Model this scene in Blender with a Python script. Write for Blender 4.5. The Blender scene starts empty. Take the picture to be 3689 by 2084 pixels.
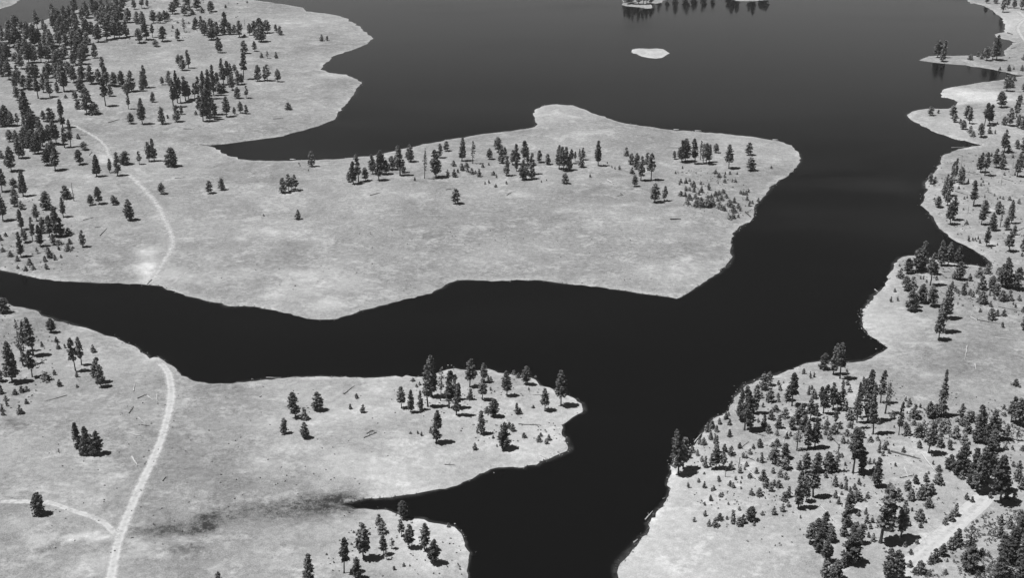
import bpy, bmesh, math, random
import numpy as np
from mathutils import Vector, Matrix, Quaternion
from mathutils.bvhtree import BVHTree
from mathutils.geometry import delaunay_2d_cdt
from mathutils import noise as mnoise

S = bpy.context.scene
C = S.collection
R = math.radians
rnd = random.Random(7)

# ------------------------------------------------------------------ camera
CAM_H, PITCH = 350.0, R(22.8)
PW, PH, FPX = 3689.0, 2084.0, 3400.0 * 3689 / 2576      # photograph size and focal length in its pixels
cam_d = bpy.data.cameras.new('camera'); cam = bpy.data.objects.new('camera', cam_d); C.objects.link(cam)
cam.location = (0, 0, CAM_H); cam.rotation_euler = (math.pi / 2 - PITCH, 0, 0)
cam_d.sensor_width = 36.0; cam_d.lens = 36.0 * FPX / PW
cam_d.clip_start = 1.0; cam_d.clip_end = 60000
S.camera = cam
# ------------------------------------------------------------------ light
SUN_EL, SUN_AZ = R(66), math.atan2(-1.0, -0.14)          # azimuth from +Y towards +X
sun_dir = Vector((math.sin(SUN_AZ) * math.cos(SUN_EL), math.cos(SUN_AZ) * math.cos(SUN_EL), math.sin(SUN_EL)))
sl = bpy.data.lights.new('sun', 'SUN'); sl.energy = 5.0; sl.angle = R(0.5); sl.color = (1.0, 1.0, 1.0)
so = bpy.data.objects.new('sun', sl); C.objects.link(so); so.rotation_euler = sun_dir.to_track_quat('Z', 'Y').to_euler()
so.location = (-300, 0, 900)
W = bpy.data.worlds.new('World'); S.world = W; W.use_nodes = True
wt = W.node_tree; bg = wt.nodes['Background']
sky = wt.nodes.new('ShaderNodeTexSky'); sky.sky_type = 'NISHITA'; sky.sun_disc = False
sky.sun_elevation = SUN_EL; sky.sun_rotation = SUN_AZ % (2 * math.pi); sky.altitude = 1200; sky.dust_density = 0.5; sky.air_density = 0.3
sep = wt.nodes.new('ShaderNodeSeparateColor')            # black and white film behind a red filter
wt.links.new(sky.outputs[0], sep.inputs[0])
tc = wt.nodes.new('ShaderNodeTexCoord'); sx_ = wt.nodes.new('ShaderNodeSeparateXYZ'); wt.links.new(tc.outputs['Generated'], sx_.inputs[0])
band = wt.nodes.new('ShaderNodeMapRange')                # unseen bright band added low in the sky to lift far water reflections
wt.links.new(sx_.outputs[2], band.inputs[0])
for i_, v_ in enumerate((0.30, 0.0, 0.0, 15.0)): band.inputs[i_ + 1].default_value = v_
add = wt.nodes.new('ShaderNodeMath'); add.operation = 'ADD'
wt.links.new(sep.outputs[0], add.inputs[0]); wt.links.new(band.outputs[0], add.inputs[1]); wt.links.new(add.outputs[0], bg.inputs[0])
bg.inputs[1].default_value = 0.05
S.view_settings.view_transform = 'Standard'; S.view_settings.look = 'None'
S.view_settings.exposure = 0.0; S.view_settings.gamma = 1.0
S.cycles.max_bounces = 5; S.cycles.volume_bounces = 0; S.cycles.diffuse_bounces = 2
S.cycles.volume_step_rate = 4; S.cycles.use_adaptive_sampling = True
HAZE = 0.000035

# ------------------------------------------------------------------ projection helpers
fwd = Vector((0, math.cos(PITCH), -math.sin(PITCH))); up = Vector((0, math.sin(PITCH), math.cos(PITCH))); rgt = Vector((1, 0, 0))
cam_p = Vector((0, 0, CAM_H))
def ray(x, y):
    return (fwd * FPX + rgt * (x - PW / 2) - up * (y - PH / 2)).normalized()
def flat(x, y, z=0.0):
    d = ray(x, y); t = (z - CAM_H) / d.z
    return cam_p + d * t

# ------------------------------------------------------------------ materials
def mat(name, rough=0.9):
    m = bpy.data.materials.new(name); m.use_nodes = True
    b = m.node_tree.nodes['Principled BSDF']; b.inputs['Roughness'].default_value = rough
    if 'Specular IOR Level' in b.inputs: b.inputs['Specular IOR Level'].default_value = 0.2
    return m, m.node_tree, b
class NT:
    def __init__(s, t): s.t = t
    def n(s, typ, **kw):
        o = s.t.nodes.new(typ)
        for k, v in kw.items():
            if k.startswith('i_'): o.inputs[int(k[2:])].default_value = v
            else: setattr(o, k, v)
        return o
    def l(s, a, b): s.t.links.new(a, b)
    def noise(s, vec, scale, detail=4, rough=0.55):
        o = s.n('ShaderNodeTexNoise'); o.inputs['Scale'].default_value = scale
        o.inputs['Detail'].default_value = detail; o.inputs['Roughness'].default_value = rough
        s.l(vec, o.inputs['Vector']); return o.outputs['Fac']
    def math(s, op, a, b=None, c=None):
        o = s.n('ShaderNodeMath', operation=op)
        for i, v in enumerate((a, b, c)):
            if v is None: continue
            if isinstance(v, (int, float)): o.inputs[i].default_value = v
            else: s.l(v, o.inputs[i])
        return o.outputs[0]
    def ramp(s, f, a, b, lo, hi):
        o = s.n('ShaderNodeMapRange'); s.l(f, o.inputs[0])
        for i, v in enumerate((a, b, lo, hi)): o.inputs[i + 1].default_value = v
        return o.outputs[0]
def grey(nt, v):
    c = nt.n('ShaderNodeCombineColor')
    for i in range(3): nt.l(v, c.inputs[i])
    return c.outputs[0]

def ground_material():
    m, t, b = mat('dry_grass_ground', 1.0); k = NT(t)
    b.inputs['Specular IOR Level'].default_value = 0.0
    geo = k.n('ShaderNodeNewGeometry').outputs['Position']
    tone = k.n('ShaderNodeAttribute', attribute_name='tone').outputs['Fac']
    rim = k.n('ShaderNodeAttribute', attribute_name='shore').outputs['Fac']
    big = k.noise(geo, 0.012, 3); mid = k.noise(geo, 0.06, 4, 0.6); sm = k.noise(geo, 0.32, 5, 0.65); fine = k.noise(geo, 1.7, 4, 0.7)
    mp = k.n('ShaderNodeMapping'); mp.inputs['Scale'].default_value = (0.8, 1.1, 1); mp.inputs['Rotation'].default_value = (0, 0, 0.5)
    k.l(geo, mp.inputs[0]); st = k.noise(mp.outputs[0], 0.11, 5, 0.62)
    v = k.math('MULTIPLY_ADD', big, 0.24, 0.145)
    v = k.math('MULTIPLY_ADD', mid, 0.17, k.math('SUBTRACT', v, 0.085))
    v = k.math('MULTIPLY_ADD', sm, 0.30, k.math('SUBTRACT', v, 0.15))
    v = k.math('MULTIPLY_ADD', fine, 0.50, k.math('SUBTRACT', v, 0.25))
    v = k.math('ADD', v, k.ramp(st, 0.56, 0.72, 0.0, 0.11))
    v = k.math('ADD', v, k.ramp(k.noise(geo, 0.04, 7, 0.72), 0.53, 0.63, 0.0, 0.075))
    clump = k.ramp(k.noise(geo, 0.22, 5, 0.75), 0.30, 0.70, 0.5, 1.5)
    neg = k.math('MULTIPLY', k.math('MINIMUM', tone, 0.0), clump); pos = k.math('MULTIPLY', k.math('MAXIMUM', tone, 0.0), k.ramp(clump, 0.5, 1.5, 0.75, 1.25))
    v = k.math('ADD', v, k.math('ADD', neg, pos))
    r2 = k.math('MULTIPLY', rim, k.ramp(k.noise(geo, 0.05, 4, 0.7), 0.38, 0.62, 0.0, 1.0))
    v = k.math('MULTIPLY_ADD', r2, 0.13, v)
    # scattered small dark tufts
    vo = k.n('ShaderNodeTexVoronoi'); vo.inputs['Scale'].default_value = 0.11; k.l(geo, vo.inputs['Vector'])
    sp = k.ramp(vo.outputs['Distance'], 0.05, 0.085, 1.0, 0.0)
    pick = k.ramp(k.noise(geo, 0.02, 2), 0.5, 0.62, 0.0, 1.0)
    v = k.math('MULTIPLY', v, k.math('SUBTRACT', 1.0, k.math('MULTIPLY', k.math('MULTIPLY', sp, pick), 0.45)))
    v = k.math('MAXIMUM', v, 0.04)
    k.l(grey(k, v), b.inputs['Base Color'])
    bp = k.n('ShaderNodeBump'); bp.inputs['Strength'].default_value = 0.5; bp.inputs['Distance'].default_value = 0.35
    k.l(k.math('ADD', k.math('MULTIPLY', sm, 1.2), k.math('MULTIPLY', fine, 0.7)), bp.inputs['Height']); k.l(bp.outputs[0], b.inputs['Normal'])
    return m
def water_material():
    m, t, b = mat('lake_water', 0.05); k = NT(t)
    b.inputs['Base Color'].default_value = (0.004, 0.004, 0.004, 1); b.inputs['IOR'].default_value = 1.33
    b.inputs['Specular IOR Level'].default_value = 0.5
    geo = k.n('ShaderNodeNewGeometry').outputs['Position']
    mp = k.n('ShaderNodeMapping'); mp.inputs['Scale'].default_value = (0.35, 1, 1); k.l(geo, mp.inputs[0])
    pat = k.noise(mp.outputs[0], 0.006, 4, 0.6)
    k.l(k.ramp(pat, 0.36, 0.68, 0.02, 0.24), b.inputs['Roughness'])
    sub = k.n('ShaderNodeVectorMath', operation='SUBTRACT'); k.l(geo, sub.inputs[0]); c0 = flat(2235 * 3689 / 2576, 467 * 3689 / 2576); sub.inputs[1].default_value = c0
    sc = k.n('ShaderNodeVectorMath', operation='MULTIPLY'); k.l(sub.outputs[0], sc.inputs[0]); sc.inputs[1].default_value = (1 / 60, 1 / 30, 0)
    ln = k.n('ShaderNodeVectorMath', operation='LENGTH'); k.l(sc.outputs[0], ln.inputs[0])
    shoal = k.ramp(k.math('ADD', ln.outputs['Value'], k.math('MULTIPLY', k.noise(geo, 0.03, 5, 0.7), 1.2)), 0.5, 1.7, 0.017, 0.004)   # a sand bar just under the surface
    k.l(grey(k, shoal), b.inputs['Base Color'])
    rip = k.noise(geo, 0.8, 3)
    bp = k.n('ShaderNodeBump'); bp.inputs['Distance'].default_value = 0.05; bp.inputs['Strength'].default_value = 0.25
    k.l(rip, bp.inputs['Height']); k.l(bp.outputs[0], b.inputs['Normal'])
    return m
def dirt_material():
    m, t, b = mat('pale_dirt', 1.0); k = NT(t)
    geo = k.n('ShaderNodeNewGeometry').outputs['Position']
    e = k.n('ShaderNodeAttribute', attribute_name='edge').outputs['Fac']
    rut = k.n('ShaderNodeAttribute', attribute_name='rut').outputs['Fac']
    a = k.noise(geo, 0.5, 4, 0.7); v = k.math('MULTIPLY_ADD', a, 0.14, 0.45)
    v = k.math('MULTIPLY_ADD', rut, 0.05, v)
    k.l(grey(k, v), b.inputs['Base Color'])
    op = k.math('ADD', e, k.math('MULTIPLY', k.math('SUBTRACT', k.noise(geo, 0.35, 5, 0.7), 0.5), 1.9))
    al = k.ramp(op, 0.2, 1.0, 0.0, 0.95)
    k.l(al, b.inputs['Alpha'])
    return m
def foliage_material(name, lo, hi):
    m, t, b = mat(name, 0.75); k = NT(t)
    geo = k.n('ShaderNodeNewGeometry').outputs['Position']
    oi = k.n('ShaderNodeObjectInfo').outputs['Random']
    a = k.noise(geo, 0.55, 3, 0.6)
    v = k.ramp(a, 0.3, 0.7, lo, hi); v = k.math('MULTIPLY', v, k.math('MULTIPLY_ADD', oi, 0.8, 0.6))
    k.l(grey(k, v), b.inputs['Base Color']); b.inputs['Specular IOR Level'].default_value = 0.15
    return m
def plain_material(name, lo, hi, scale=1.5):
    m, t, b = mat(name, 0.85); k = NT(t)
    tc = k.n('ShaderNodeTexCoord').outputs['Object']
    k.l(grey(k, k.ramp(k.noise(tc, scale, 4, 0.6), 0.3, 0.7, lo, hi)), b.inputs['Base Color'])
    return m
M_ground = ground_material(); M_water = water_material(); M_dirt = dirt_material()
M_leaf = foliage_material('pine_needles', 0.085, 0.23); M_young = foliage_material('young_needles', 0.13, 0.30)
M_dry = foliage_material('thin_needles', 0.11, 0.24)
M_bark = plain_material('bark', 0.04, 0.09); M_dead = plain_material('weathered_wood', 0.10, 0.20)
M_pale = plain_material('bleached_wood', 0.40, 0.62); M_darklog = plain_material('charred_log', 0.06, 0.11)
M_rock = plain_material('pale_rock', 0.32, 0.55); M_boat = plain_material('white_paint', 0.68, 0.80); M_boatin = plain_material('boat_inside', 0.2, 0.3)
M_brush = foliage_material('brush', 0.10, 0.22)

# ------------------------------------------------------------------ shorelines (photograph coordinates)
def conv(ox, oy, s, txt):
    out = []
    for p in txt.split():
        a, b = p.split(','); out.append((ox + float(a) / s, oy + float(b) / s))
    return out
D = 2576 / 3689
Z = 3.637
west_land = (conv(0, 0, D, "640,0 688,6 764,19 772,28 838,36 870,45 905,68 925,84 940,97 925,110 880,128 840,140 818,160 808,175 830,183 870,188 900,200 907,206 893,235 870,262 850,285 842,300 800,317 700,345 600,358 550,364 520,366 542,372 560,385 600,400 640,404 700,405 760,403 838,401 938,392 1001,378 1097,357 1203,339 1295,328 1334,322 1351,316 1347,300 1340,289 1342,278 1370,265 1400,262 1440,265 1470,275 1497,287 1522,293 1555,306 1572,311 1676,325 1701,328 1737,330 1814,336 1891,344 1958,355 1992,366 2010,385 2014,399 2010,414 1996,429 1977,447 1956,457 1935,472 1927,491 1910,509 1898,522 1897,541 1889,554 1868,566 1848,583 1844,594 1840,615 1838,632 1842,648 1832,660 1825,672 1800,692 1765,715 1745,728 1722,743 1703,752 1680,748 1640,743 1600,738 1560,730 1500,722 1450,718 1400,712 1360,706 1300,705 1250,708 1190,705 1150,706 1130,712 1115,722 1085,738 1030,752 980,765 920,780 870,795 850,803 800,806 762,800 730,790 690,782 650,774 578,770 520,758 480,748 440,735 420,730 408,720 350,715 270,713 150,708 100,702 60,694 30,686 0,680 -60,668 -400,640 -900,600 -900,140 -300,130 -60,90")
    + conv(0, 0, 1, "0,108 55,91 154,74 247,41 316,27 412,16 454,6 480,-4 560,-18 760,-28 850,-14"))
far_west = conv(0, 0, D, "-500,60 0,23 29,13 52,0 75,-20 110,-40 60,-60 -500,-60")
round_isle = conv(2150, 0, 3.68, "455,690 490,645 560,640 700,648 800,640 870,650 930,675 968,706 920,740 870,765 780,772 680,768 580,745 520,715 480,705")
north_isle = conv(2150, 0, 3.68, "380,80 450,85 560,95 660,112 720,108 745,92 730,70 720,55 790,45 830,38 860,30 890,5 930,-10 1400,-14 1800,-12 1850,8 1950,14 2100,14 2150,2 2300,-8 2400,-30 2200,-70 900,-80 500,-70 330,-20 350,30 340,60")
N4 = 4.158
east_land = (conv(3189, 0, N4, "1180,-60 1240,0 1270,50 1340,48 1450,72 1560,120 1650,190 1720,250 1770,320 1790,400 1780,450 1790,480 1700,495 1640,515 1720,575 1850,600 1920,630 1880,680 1800,740 1780,800 1790,835 1740,848 1500,838 1250,830 1000,835 850,835 640,840 580,870 500,905 600,918 800,945 1000,962 1200,975 1400,1005 1600,1040 1800,1080 1950,1115 2060,1130 2030,1145 1900,1175 1700,1205 1400,1240 1200,1270 1000,1305 870,1335 835,1400 835,1450")
    + conv(3189, 350, N4, "850,5 950,15 1040,40 1080,75 1060,110 1010,150 940,175 800,175 700,170 600,175 500,190 400,215 320,265 340,300 380,340 500,400 660,480 800,545 950,590 1130,655 1180,650 1300,685 1390,708 1450,716 1380,728 1250,752 1100,785 1000,815 900,855 840,885 830,930 800,1020 750,1110 700,1180 640,1230 610,1290 600,1360 630,1385")
    + conv(3189, 650, N4, "600,120 630,150 590,215 580,280 555,330 520,372 560,405 610,440 680,510 740,570 770,640 800,720 870,780 960,845 1080,920 1200,980 1300,1035 1400,1095 1500,1155 1550,1210 1580,1270 1540,1300 1450,1300 1380,1280 1280,1268 1180,1262 1000,1240 850,1200 650,1160 500,1130 350,1130 250,1155 170,1195 130,1280")
    + conv(3039, 850, 3.233, "540,430 500,530 480,580 400,665 300,770 210,860 225,930 215,1000 240,1080 280,1150 380,1210 460,1270 515,1308 460,1350 380,1390 300,1435")
    + conv(3089, 1200, Z, "190,330 100,370 0,380") + conv(2550, 1200, Z, "1800,392 1650,385 1450,380 1300,395 1200,435 1120,480 1000,510 900,560 840,568 760,575 650,620 600,660 500,690 440,770 380,810 330,890 280,980 220,1050 130,1100 50,1150")
    + conv(2350, 1500, Z, "780,80 700,200 620,300 550,385 450,430 350,490 270,560 240,650 250,720 230,800 215,860 190,910 230,950 215,1010 190,1080 140,1190 50,1260 30,1330")
    + conv(2200, 1750, 3.435, "560,340 550,380 500,440 470,530 440,610 350,710 270,790 200,880 130,960 85,1030 75,1080 80,1147 60,1300 -150,1900 -300,2900 5200,2900 6500,1000 6000,-4000 5400,-6200 3900,-6200"))
south_land = (conv(0, 800, Z, "0,1005 100,1050 190,1110 300,1125 470,1160 530,1200 620,1245 690,1262 740,1300 830,1310 900,1340 1000,1370 1200,1410 1310,1455")
    + conv(0, 1200, Z, "1380,30 1480,50 1550,90 1650,130 1750,170 1840,220 1900,280 1960,335 2010,320 2090,320 2150,360")
    + conv(0, 0, D, "419,915 440,925 460,945 480,955 500,962 540,966 570,966 ") + conv(900, 1200, 2.91, "0,508 170,488 400,470 750,457 900,457 1050,465 1250,472 1400,465 1530,450 1590,462 1640,442 1700,455")
    + conv(1400, 1200, 2.91, "360,462 480,440 550,405 620,380 700,370 760,385 860,388 960,390 1050,375 1120,400 1200,425 1300,440 1380,455 1480,470 1550,490 1570,530 1640,565 1730,590 1800,620 1870,655 1930,680 1980,720 2025,745 2037,790 2020,840 1960,880 1890,920 1830,970 1812,1020 1820,1080 1850,1140 1875,1170 1880,1210 1870,1240 1800,1270 1730,1300 1650,1340 1550,1385 1420,1415 1300,1410 1150,1415 1060,1430")
    + conv(750, 1700, 2.576, "2500,45 2400,85 2300,130 2200,160 2050,185 1900,210 1750,230 1600,245 1450,262 1360,280 1240,312 1310,328 1400,345 1500,352 1600,355 1700,370 1760,395 1830,430 1950,440 2050,465 2150,485 2230,500 2320,540 2360,580 2380,640 2400,720 2418,790 2415,900 2405,989 2380,1100 2250,1500 2000,2200 -5000,2200 -5000,-1300"))
POLYS = [west_land, far_west, round_isle, north_isle, east_land, south_land]

def rough_outline(pts, seed):
    r = random.Random(seed); w = [Vector((flat(x, y).x, flat(x, y).y)) for x, y in pts]; out = []
    n = len(w)
    for i in range(n):
        a, b = w[i], w[(i + 1) % n]; L = (b - a).length
        dist = (a + b).length / 2
        far_out = dist > 2300 or dist < 430 or abs(a.x) > 1.0 * max(a.y, 1) or abs(b.x) > 1.0 * max(b.y, 1)
        step = 60.0 if far_out else max(2.2, dist / 260)
        k = max(1, int(L / step)); nrm = Vector((-(b - a).y, (b - a).x)).normalized()
        for j in range(k):
            p = a.lerp(b, j / k)
            amp = 0 if far_out else max(1.0, dist / 800)
            o = mnoise.noise(Vector((p.x * 0.16, p.y * 0.16, seed))) * 1.5 * amp + mnoise.noise(Vector((p.x * 0.5, p.y * 0.5, seed + 9))) * 0.9 * amp + r.uniform(-0.4, 0.4) * amp
            if j == 0: o *= 0.6
            out.append(p + nrm * o)
    return out
outs = [rough_outline(p, 3 + i) for i, p in enumerate(POLYS)]
# far shore closing the lake
outs.append([Vector(p) for p in ((-9000, 4200), (-3000, 3900), (0, 4300), (3000, 4000), (9000, 4300), (9500, 12000), (-9500, 12000))])

SEG_A = np.array([tuple(o[i]) for o in outs for i in range(len(o))]); SEG_B = np.array([tuple(o[(i + 1) % len(o)]) for o in outs for i in range(len(o))])
def inside(P):
    res = np.zeros(len(P), bool)
    for o in outs:
        a = np.array([tuple(v) for v in o]); b = np.roll(a, -1, 0); c = np.zeros(len(P), bool)
        for (x0, y0), (x1, y1) in zip(a, b):
            m = ((y0 > P[:, 1]) != (y1 > P[:, 1]))
            if m.any(): c[m] ^= P[m, 0] < (x1 - x0) * (P[m, 1] - y0) / (y1 - y0) + x0
        res |= c
    return res
def shore_dist(P):
    d = np.full(len(P), 1e9); AB = SEG_B - SEG_A; L2 = (AB ** 2).sum(1) + 1e-9
    for i in range(0, len(P), 400):
        q = P[i:i + 400, None, :] - SEG_A[None]
        t = np.clip((q * AB[None]).sum(2) / L2, 0, 1)
        d[i:i + 400] = np.sqrt(((q - t[..., None] * AB[None]) ** 2).sum(2).min(1))
    return d
def make_ground():
    r = np.random.RandomState(3); pts = []
    y = 430.0
    while y < 2300:
        s = y / 210.0; hw = 0.45 * y + 40
        n = int(2 * hw / s); xs = -hw + (np.arange(n) + 0.5) * s + r.uniform(-.35, .35, n) * s
        pts.append(np.stack([xs, y + r.uniform(-.35, .35, n) * s], 1)); y += s
    P = np.concatenate(pts); P = P[inside(P)]; d = shore_dist(P)
    P = P[d > 1.2]
    g = np.array([(x, yy) for x in range(-9000, 9001, 450) for yy in range(-2000, 12001, 450)], float)
    g2 = np.array([(x, yy) for x in range(-1800, 1801, 75) for yy in range(-100, 3600, 75)], float)
    def clear(q): return ~((q[:, 1] > 420) & (q[:, 1] < 2320) & (abs(q[:, 0]) < 0.45 * q[:, 1] + 45))
    g = g[(abs(g[:, 0]) > 1810) | (g[:, 1] < -110) | (g[:, 1] > 3600)]
    lb = g2[~clear(g2)]
    # lake bed vertices under the framed water
    w = g2[clear(g2) == False]; w = w[~inside(w)]
    g2 = g2[clear(g2)]
    ext = np.concatenate([g, g2, w]) + r.uniform(-6, 6, (len(g) + len(g2) + len(w), 2)); ext = ext[shore_dist(ext) > 8]
    P = np.concatenate([P, ext])
    verts = [Vector(p) for p in P]; edges = []
    for o in outs:
        b = len(verts); verts += o; edges += [(b + i, b + (i + 1) % len(o)) for i in range(len(o))]
    vo, eo, fo, ov, _, _ = delaunay_2d_cdt(verts, edges, [], 0, 1e-4)
    V = np.array([tuple(v) for v in vo]); F = fo
    cen = np.array([(V[f[0]] + V[f[1]] + V[f[2]]) / 3 for f in F])
    d = shore_dist(V); ins = inside(V)
    on = d < 0.02
    nz = np.array([mnoise.fractal(Vector((x * 0.006, y_ * 0.006, 0)), 1, 2, 3) for x, y_ in V])
    h = 0.12 + 3.0 * (1 - np.exp(-d / 38)) + nz * 2.2 * (1 - np.exp(-d / 60)); h = np.maximum(h, 0.12 + d * 0.01)
    h = np.where(ins & ~on, h, -0.25 - 3.5 * (1 - np.exp(-d / 8)))
    h = np.where(on, -0.02, h)
    me = bpy.data.meshes.new('ground'); me.from_pydata([(a, b, c) for (a, b), c in zip(V, h)], [], [tuple(f) for f in F]); me.update()
    me.polygons.foreach_set('use_smooth', [True] * len(me.polygons))
    # colour of the ground itself: bare, damp and dry patches
    tone = np.zeros(len(V))
    for txt_pts, wid, val in PATCHES:
        A = np.array([tuple(flat(x, yy).xy) for x, yy in txt_pts]); dd = np.full(len(V), 1e9)
        if len(A) == 1: dd = np.sqrt(((V - A[0]) ** 2).sum(1))
        for a, b in zip(A[:-1], A[1:]):
            ab = b - a; t = np.clip(((V - a) @ ab) / (ab @ ab + 1e-9), 0, 1); dd = np.minimum(dd, np.sqrt(((V - a - t[:, None] * ab) ** 2).sum(1)))
        wob = np.array([mnoise.fractal(Vector((x * 0.03, y_ * 0.03, wid)), 1, 2, 3) for x, y_ in V]) * 0.45
        q = dd / wid + wob; tone += val * np.clip(1.3 - q, 0, 1) ** 1.0
    at = me.attributes.new('tone', 'FLOAT', 'POINT'); at.data.foreach_set('value', tone.astype(np.float32))
    sh = np.clip(1.25 - d / 4.5, 0, 1); at = me.attributes.new('shore', 'FLOAT', 'POINT'); at.data.foreach_set('value', sh.astype(np.float32))
    o = bpy.data.objects.new('ground', me); C.objects.link(o); me.materials.append(M_ground); o['kind'] = 'structure'
    print('ground verts', len(V), 'faces', len(F))
    return o
def P_(ox, oy, s, txt): return conv(ox, oy, s, txt)
PATCHES = [
  (P_(0,0,D,"420,1345 520,1330 620,1300 720,1285 820,1272 930,1265"), 9, -.06), (P_(0,0,D,"350,680 390,705 440,690"), 9, .09), (P_(0,0,D,"340,470 400,560 420,640"), 5, .03),
  (P_(2939,1750,3.435,"950,1190 1350,860 1850,380 2120,80"), 6, .06), (P_(0,0,D,"620,1180 760,1150 900,1170 1000,1210"), 14, .07), (P_(0,0,D,"700,1090 900,1060"), 14, .05),
  (P_(0,0,D,"1700,1440 1650,1455"), 60, .03), (P_(0,0,D,"470,700 600,690 700,700 830,690"), 9, .07), (P_(0,0,D,"700,560 800,600"), 16, .04), (P_(0,0,D,"1450,530 1600,560"), 14, .04), (P_(0,0,D,"1100,660 1250,650"), 14, .03),
  # (points in photograph, half width in metres, change of reflectance)
  (P_(0,0,D,"1900,1400 2100,1200 2300,1300"), 150, .075), (P_(0,0,D,"1650,1400 1750,1250"), 45, .06), (P_(0,0,D,"2350,900 2500,1000"), 60, -.03),
  (P_(0,0,D,"1150,1000 1300,1080 1380,1120"), 70, .09), (P_(0,0,D,"150,880 300,950 350,1000"), 30, .05), (P_(0,0,D,"1000,1000 850,1000"), 40, .04), (P_(0,0,D,"500,1000 480,1100"), 25, -.02), (P_(0,0,D,"200,1250 100,1180"), 30, .02), (P_(0,0,D,"450,1300 400,1200"), 40, -.02), (P_(0,0,D,"700,1400 900,1350 1080,1340"), 30, .05), (P_(0,0,D,"1080,1380"), 30, .10), (P_(0,0,D,"900,1150 1050,1200 750,1170"), 25, .06),
  (P_(0,0,D,"2450,240"), 45, .14), (P_(0,0,D,"2400,240 2500,250"), 25, .1), (P_(0,0,D,"2560,60"), 80, .12), (P_(0,0,D,"2350,290 2450,330"), 40, .06),
  (P_(0,0,D,"1635,132"), 60, .14), (P_(0,0,D,"1400,290"), 45, .05), (P_(0,0,D,"1880,390 1990,400"), 40, .05), (P_(0,0,D,"820,192 880,195"), 14, .10),
  (P_(0,0,D,"820,60 750,60"), 60, .04), (P_(0,0,D,"2200,700 2210,800"), 25, .09), (P_(0,0,D,"2450,560"), 90, .05), (P_(0,0,D,"2250,900 2230,830"), 25, .05),
  (P_(0,800,Z,"1900,430 2020,420"), 9, .12), (P_(0,800,Z,"1960,450 1960,600"), 9, .12), (P_(0,800,Z,"1960,600 1960,770"), 6, .12),
  (P_(0,400,Z,"1370,640 1370,720"), 6, .16), (P_(0,400,Z,"1370,340"), 9, .07), (P_(0,400,Z,"500,850 1100,900"), 18, .06),
  (P_(0,0,D,"820,772"), 12, .13), (P_(0,0,D,"700,740 900,720 750,700"), 12, .07), (P_(0,0,D,"500,715 620,705"), 6, .06),
  (P_(0,0,D,"650,590 720,600"), 12, .05), (P_(0,0,D,"1000,640 1300,560 1500,520"), 30, -.02), (P_(0,0,D,"1650,700 1750,680"), 22, .07),
  (P_(0,0,D,"560,490 740,520"), 20, .05), (P_(0,0,D,"300,690 200,640 420,560"), 26, -.02),
  (P_(0,1600,3.007,"1480,1040 1750,1010 1900,1010 2100,1020 2255,960"), 6, -.10), (P_(0,1600,3.007,"1750,790 1900,820"), 4, -.08),
  (P_(0,1600,3.007,"1950,1190 2150,1180"), 4, -.10), (P_(750,1700,2.576,"0,460 80,440"), 5, -.08), (P_(750,1700,2.576,"0,590 40,560"), 5, -.07),
  (P_(750,1700,2.576,"1300,305 1200,308 1080,320"), 5, -.07), (P_(750,1700,2.576,"1300,305 1150,312 950,350 800,385"), 11, -.06), (P_(750,1700,2.576,"1180,315 900,360 700,400 450,420 250,440 0,500"), 14, -.06), (P_(750,1700,2.576,"1400,262 1150,262"), 3, -.09), (P_(750,1700,2.576,"200,120 60,90"), 14, -.03),
  (P_(0,1600,3.007,"60,1110 140,1090"), 5, -.06), (P_(0,1600,3.007,"750,1100 900,1065 950,1055 1040,1100 1190,1080"), 2.6, .20), (P_(0,1600,3.007,"1050,1320 900,1420"), 8, .08),
  (P_(0,1600,3.007,"1440,1120 1560,1210"), 2.2, .12), (P_(0,1600,3.007,"1460,1240 1800,1300"), 3, .09),
  (P_(0,1600,3.007,"430,1225 530,1200 600,1160"), 2.0, -.14), (P_(0,1200,Z,"130,1210 300,1300"), 4, -.09),
  (P_(0,1600,3.007,"1660,520 1620,700 1560,760"), 10, -.03), (P_(900,1200,2.91,"250,1330 450,1360"), 8, -.06),
  (P_(0,0,D,"560,366 525,366"), 4, -.10), (P_(600,400,Z,"540,775 700,740 860,690"), 4, -.06), (P_(1800,400,Z,"1020,330 1400,310"), 8, .08),
  (P_(1800,400,Z,"200,1155 340,1155"), 5, .09), (P_(1800,400,Z,"780,1370 900,1350"), 5, .09), (P_(1800,400,Z,"1480,1290 1740,1260"), 4, .08),
  (P_(2939,1750,3.435,"1700,950 2000,1000 2100,900"), 12, -.05), (P_(2939,1750,3.435,"2200,1000 2500,900"), 16, -.04), (P_(2939,1750,3.435,"2250,80 2350,130"), 5, .08),
]
ground = make_ground()
gm = ground.data
BV = BVHTree.FromPolygons([v.co.copy() for v in gm.vertices], [tuple(p.vertices) for p in gm.polygons])
def hit(x, y):
    loc, _, _, _ = BV.ray_cast(cam_p, ray(x, y))
    if loc is None or loc.z < 0: return flat(x, y, 0.0)
    return loc
def drop(x, y):
    loc, _, _, _ = BV.ray_cast(Vector((x, y, 500)), Vector((0, 0, -1)))
    return loc.z if loc else 0.0

me = bpy.data.meshes.new('lake_water'); me.from_pydata([(-9000, -2000, 0), (9000, -2000, 0), (9000, 5000, 0), (-9000, 5000, 0)], [], [(0, 1, 2, 3)])
me.materials.append(M_water); water = bpy.data.objects.new('lake_water', me); C.objects.link(water); water['kind'] = 'structure'

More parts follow.
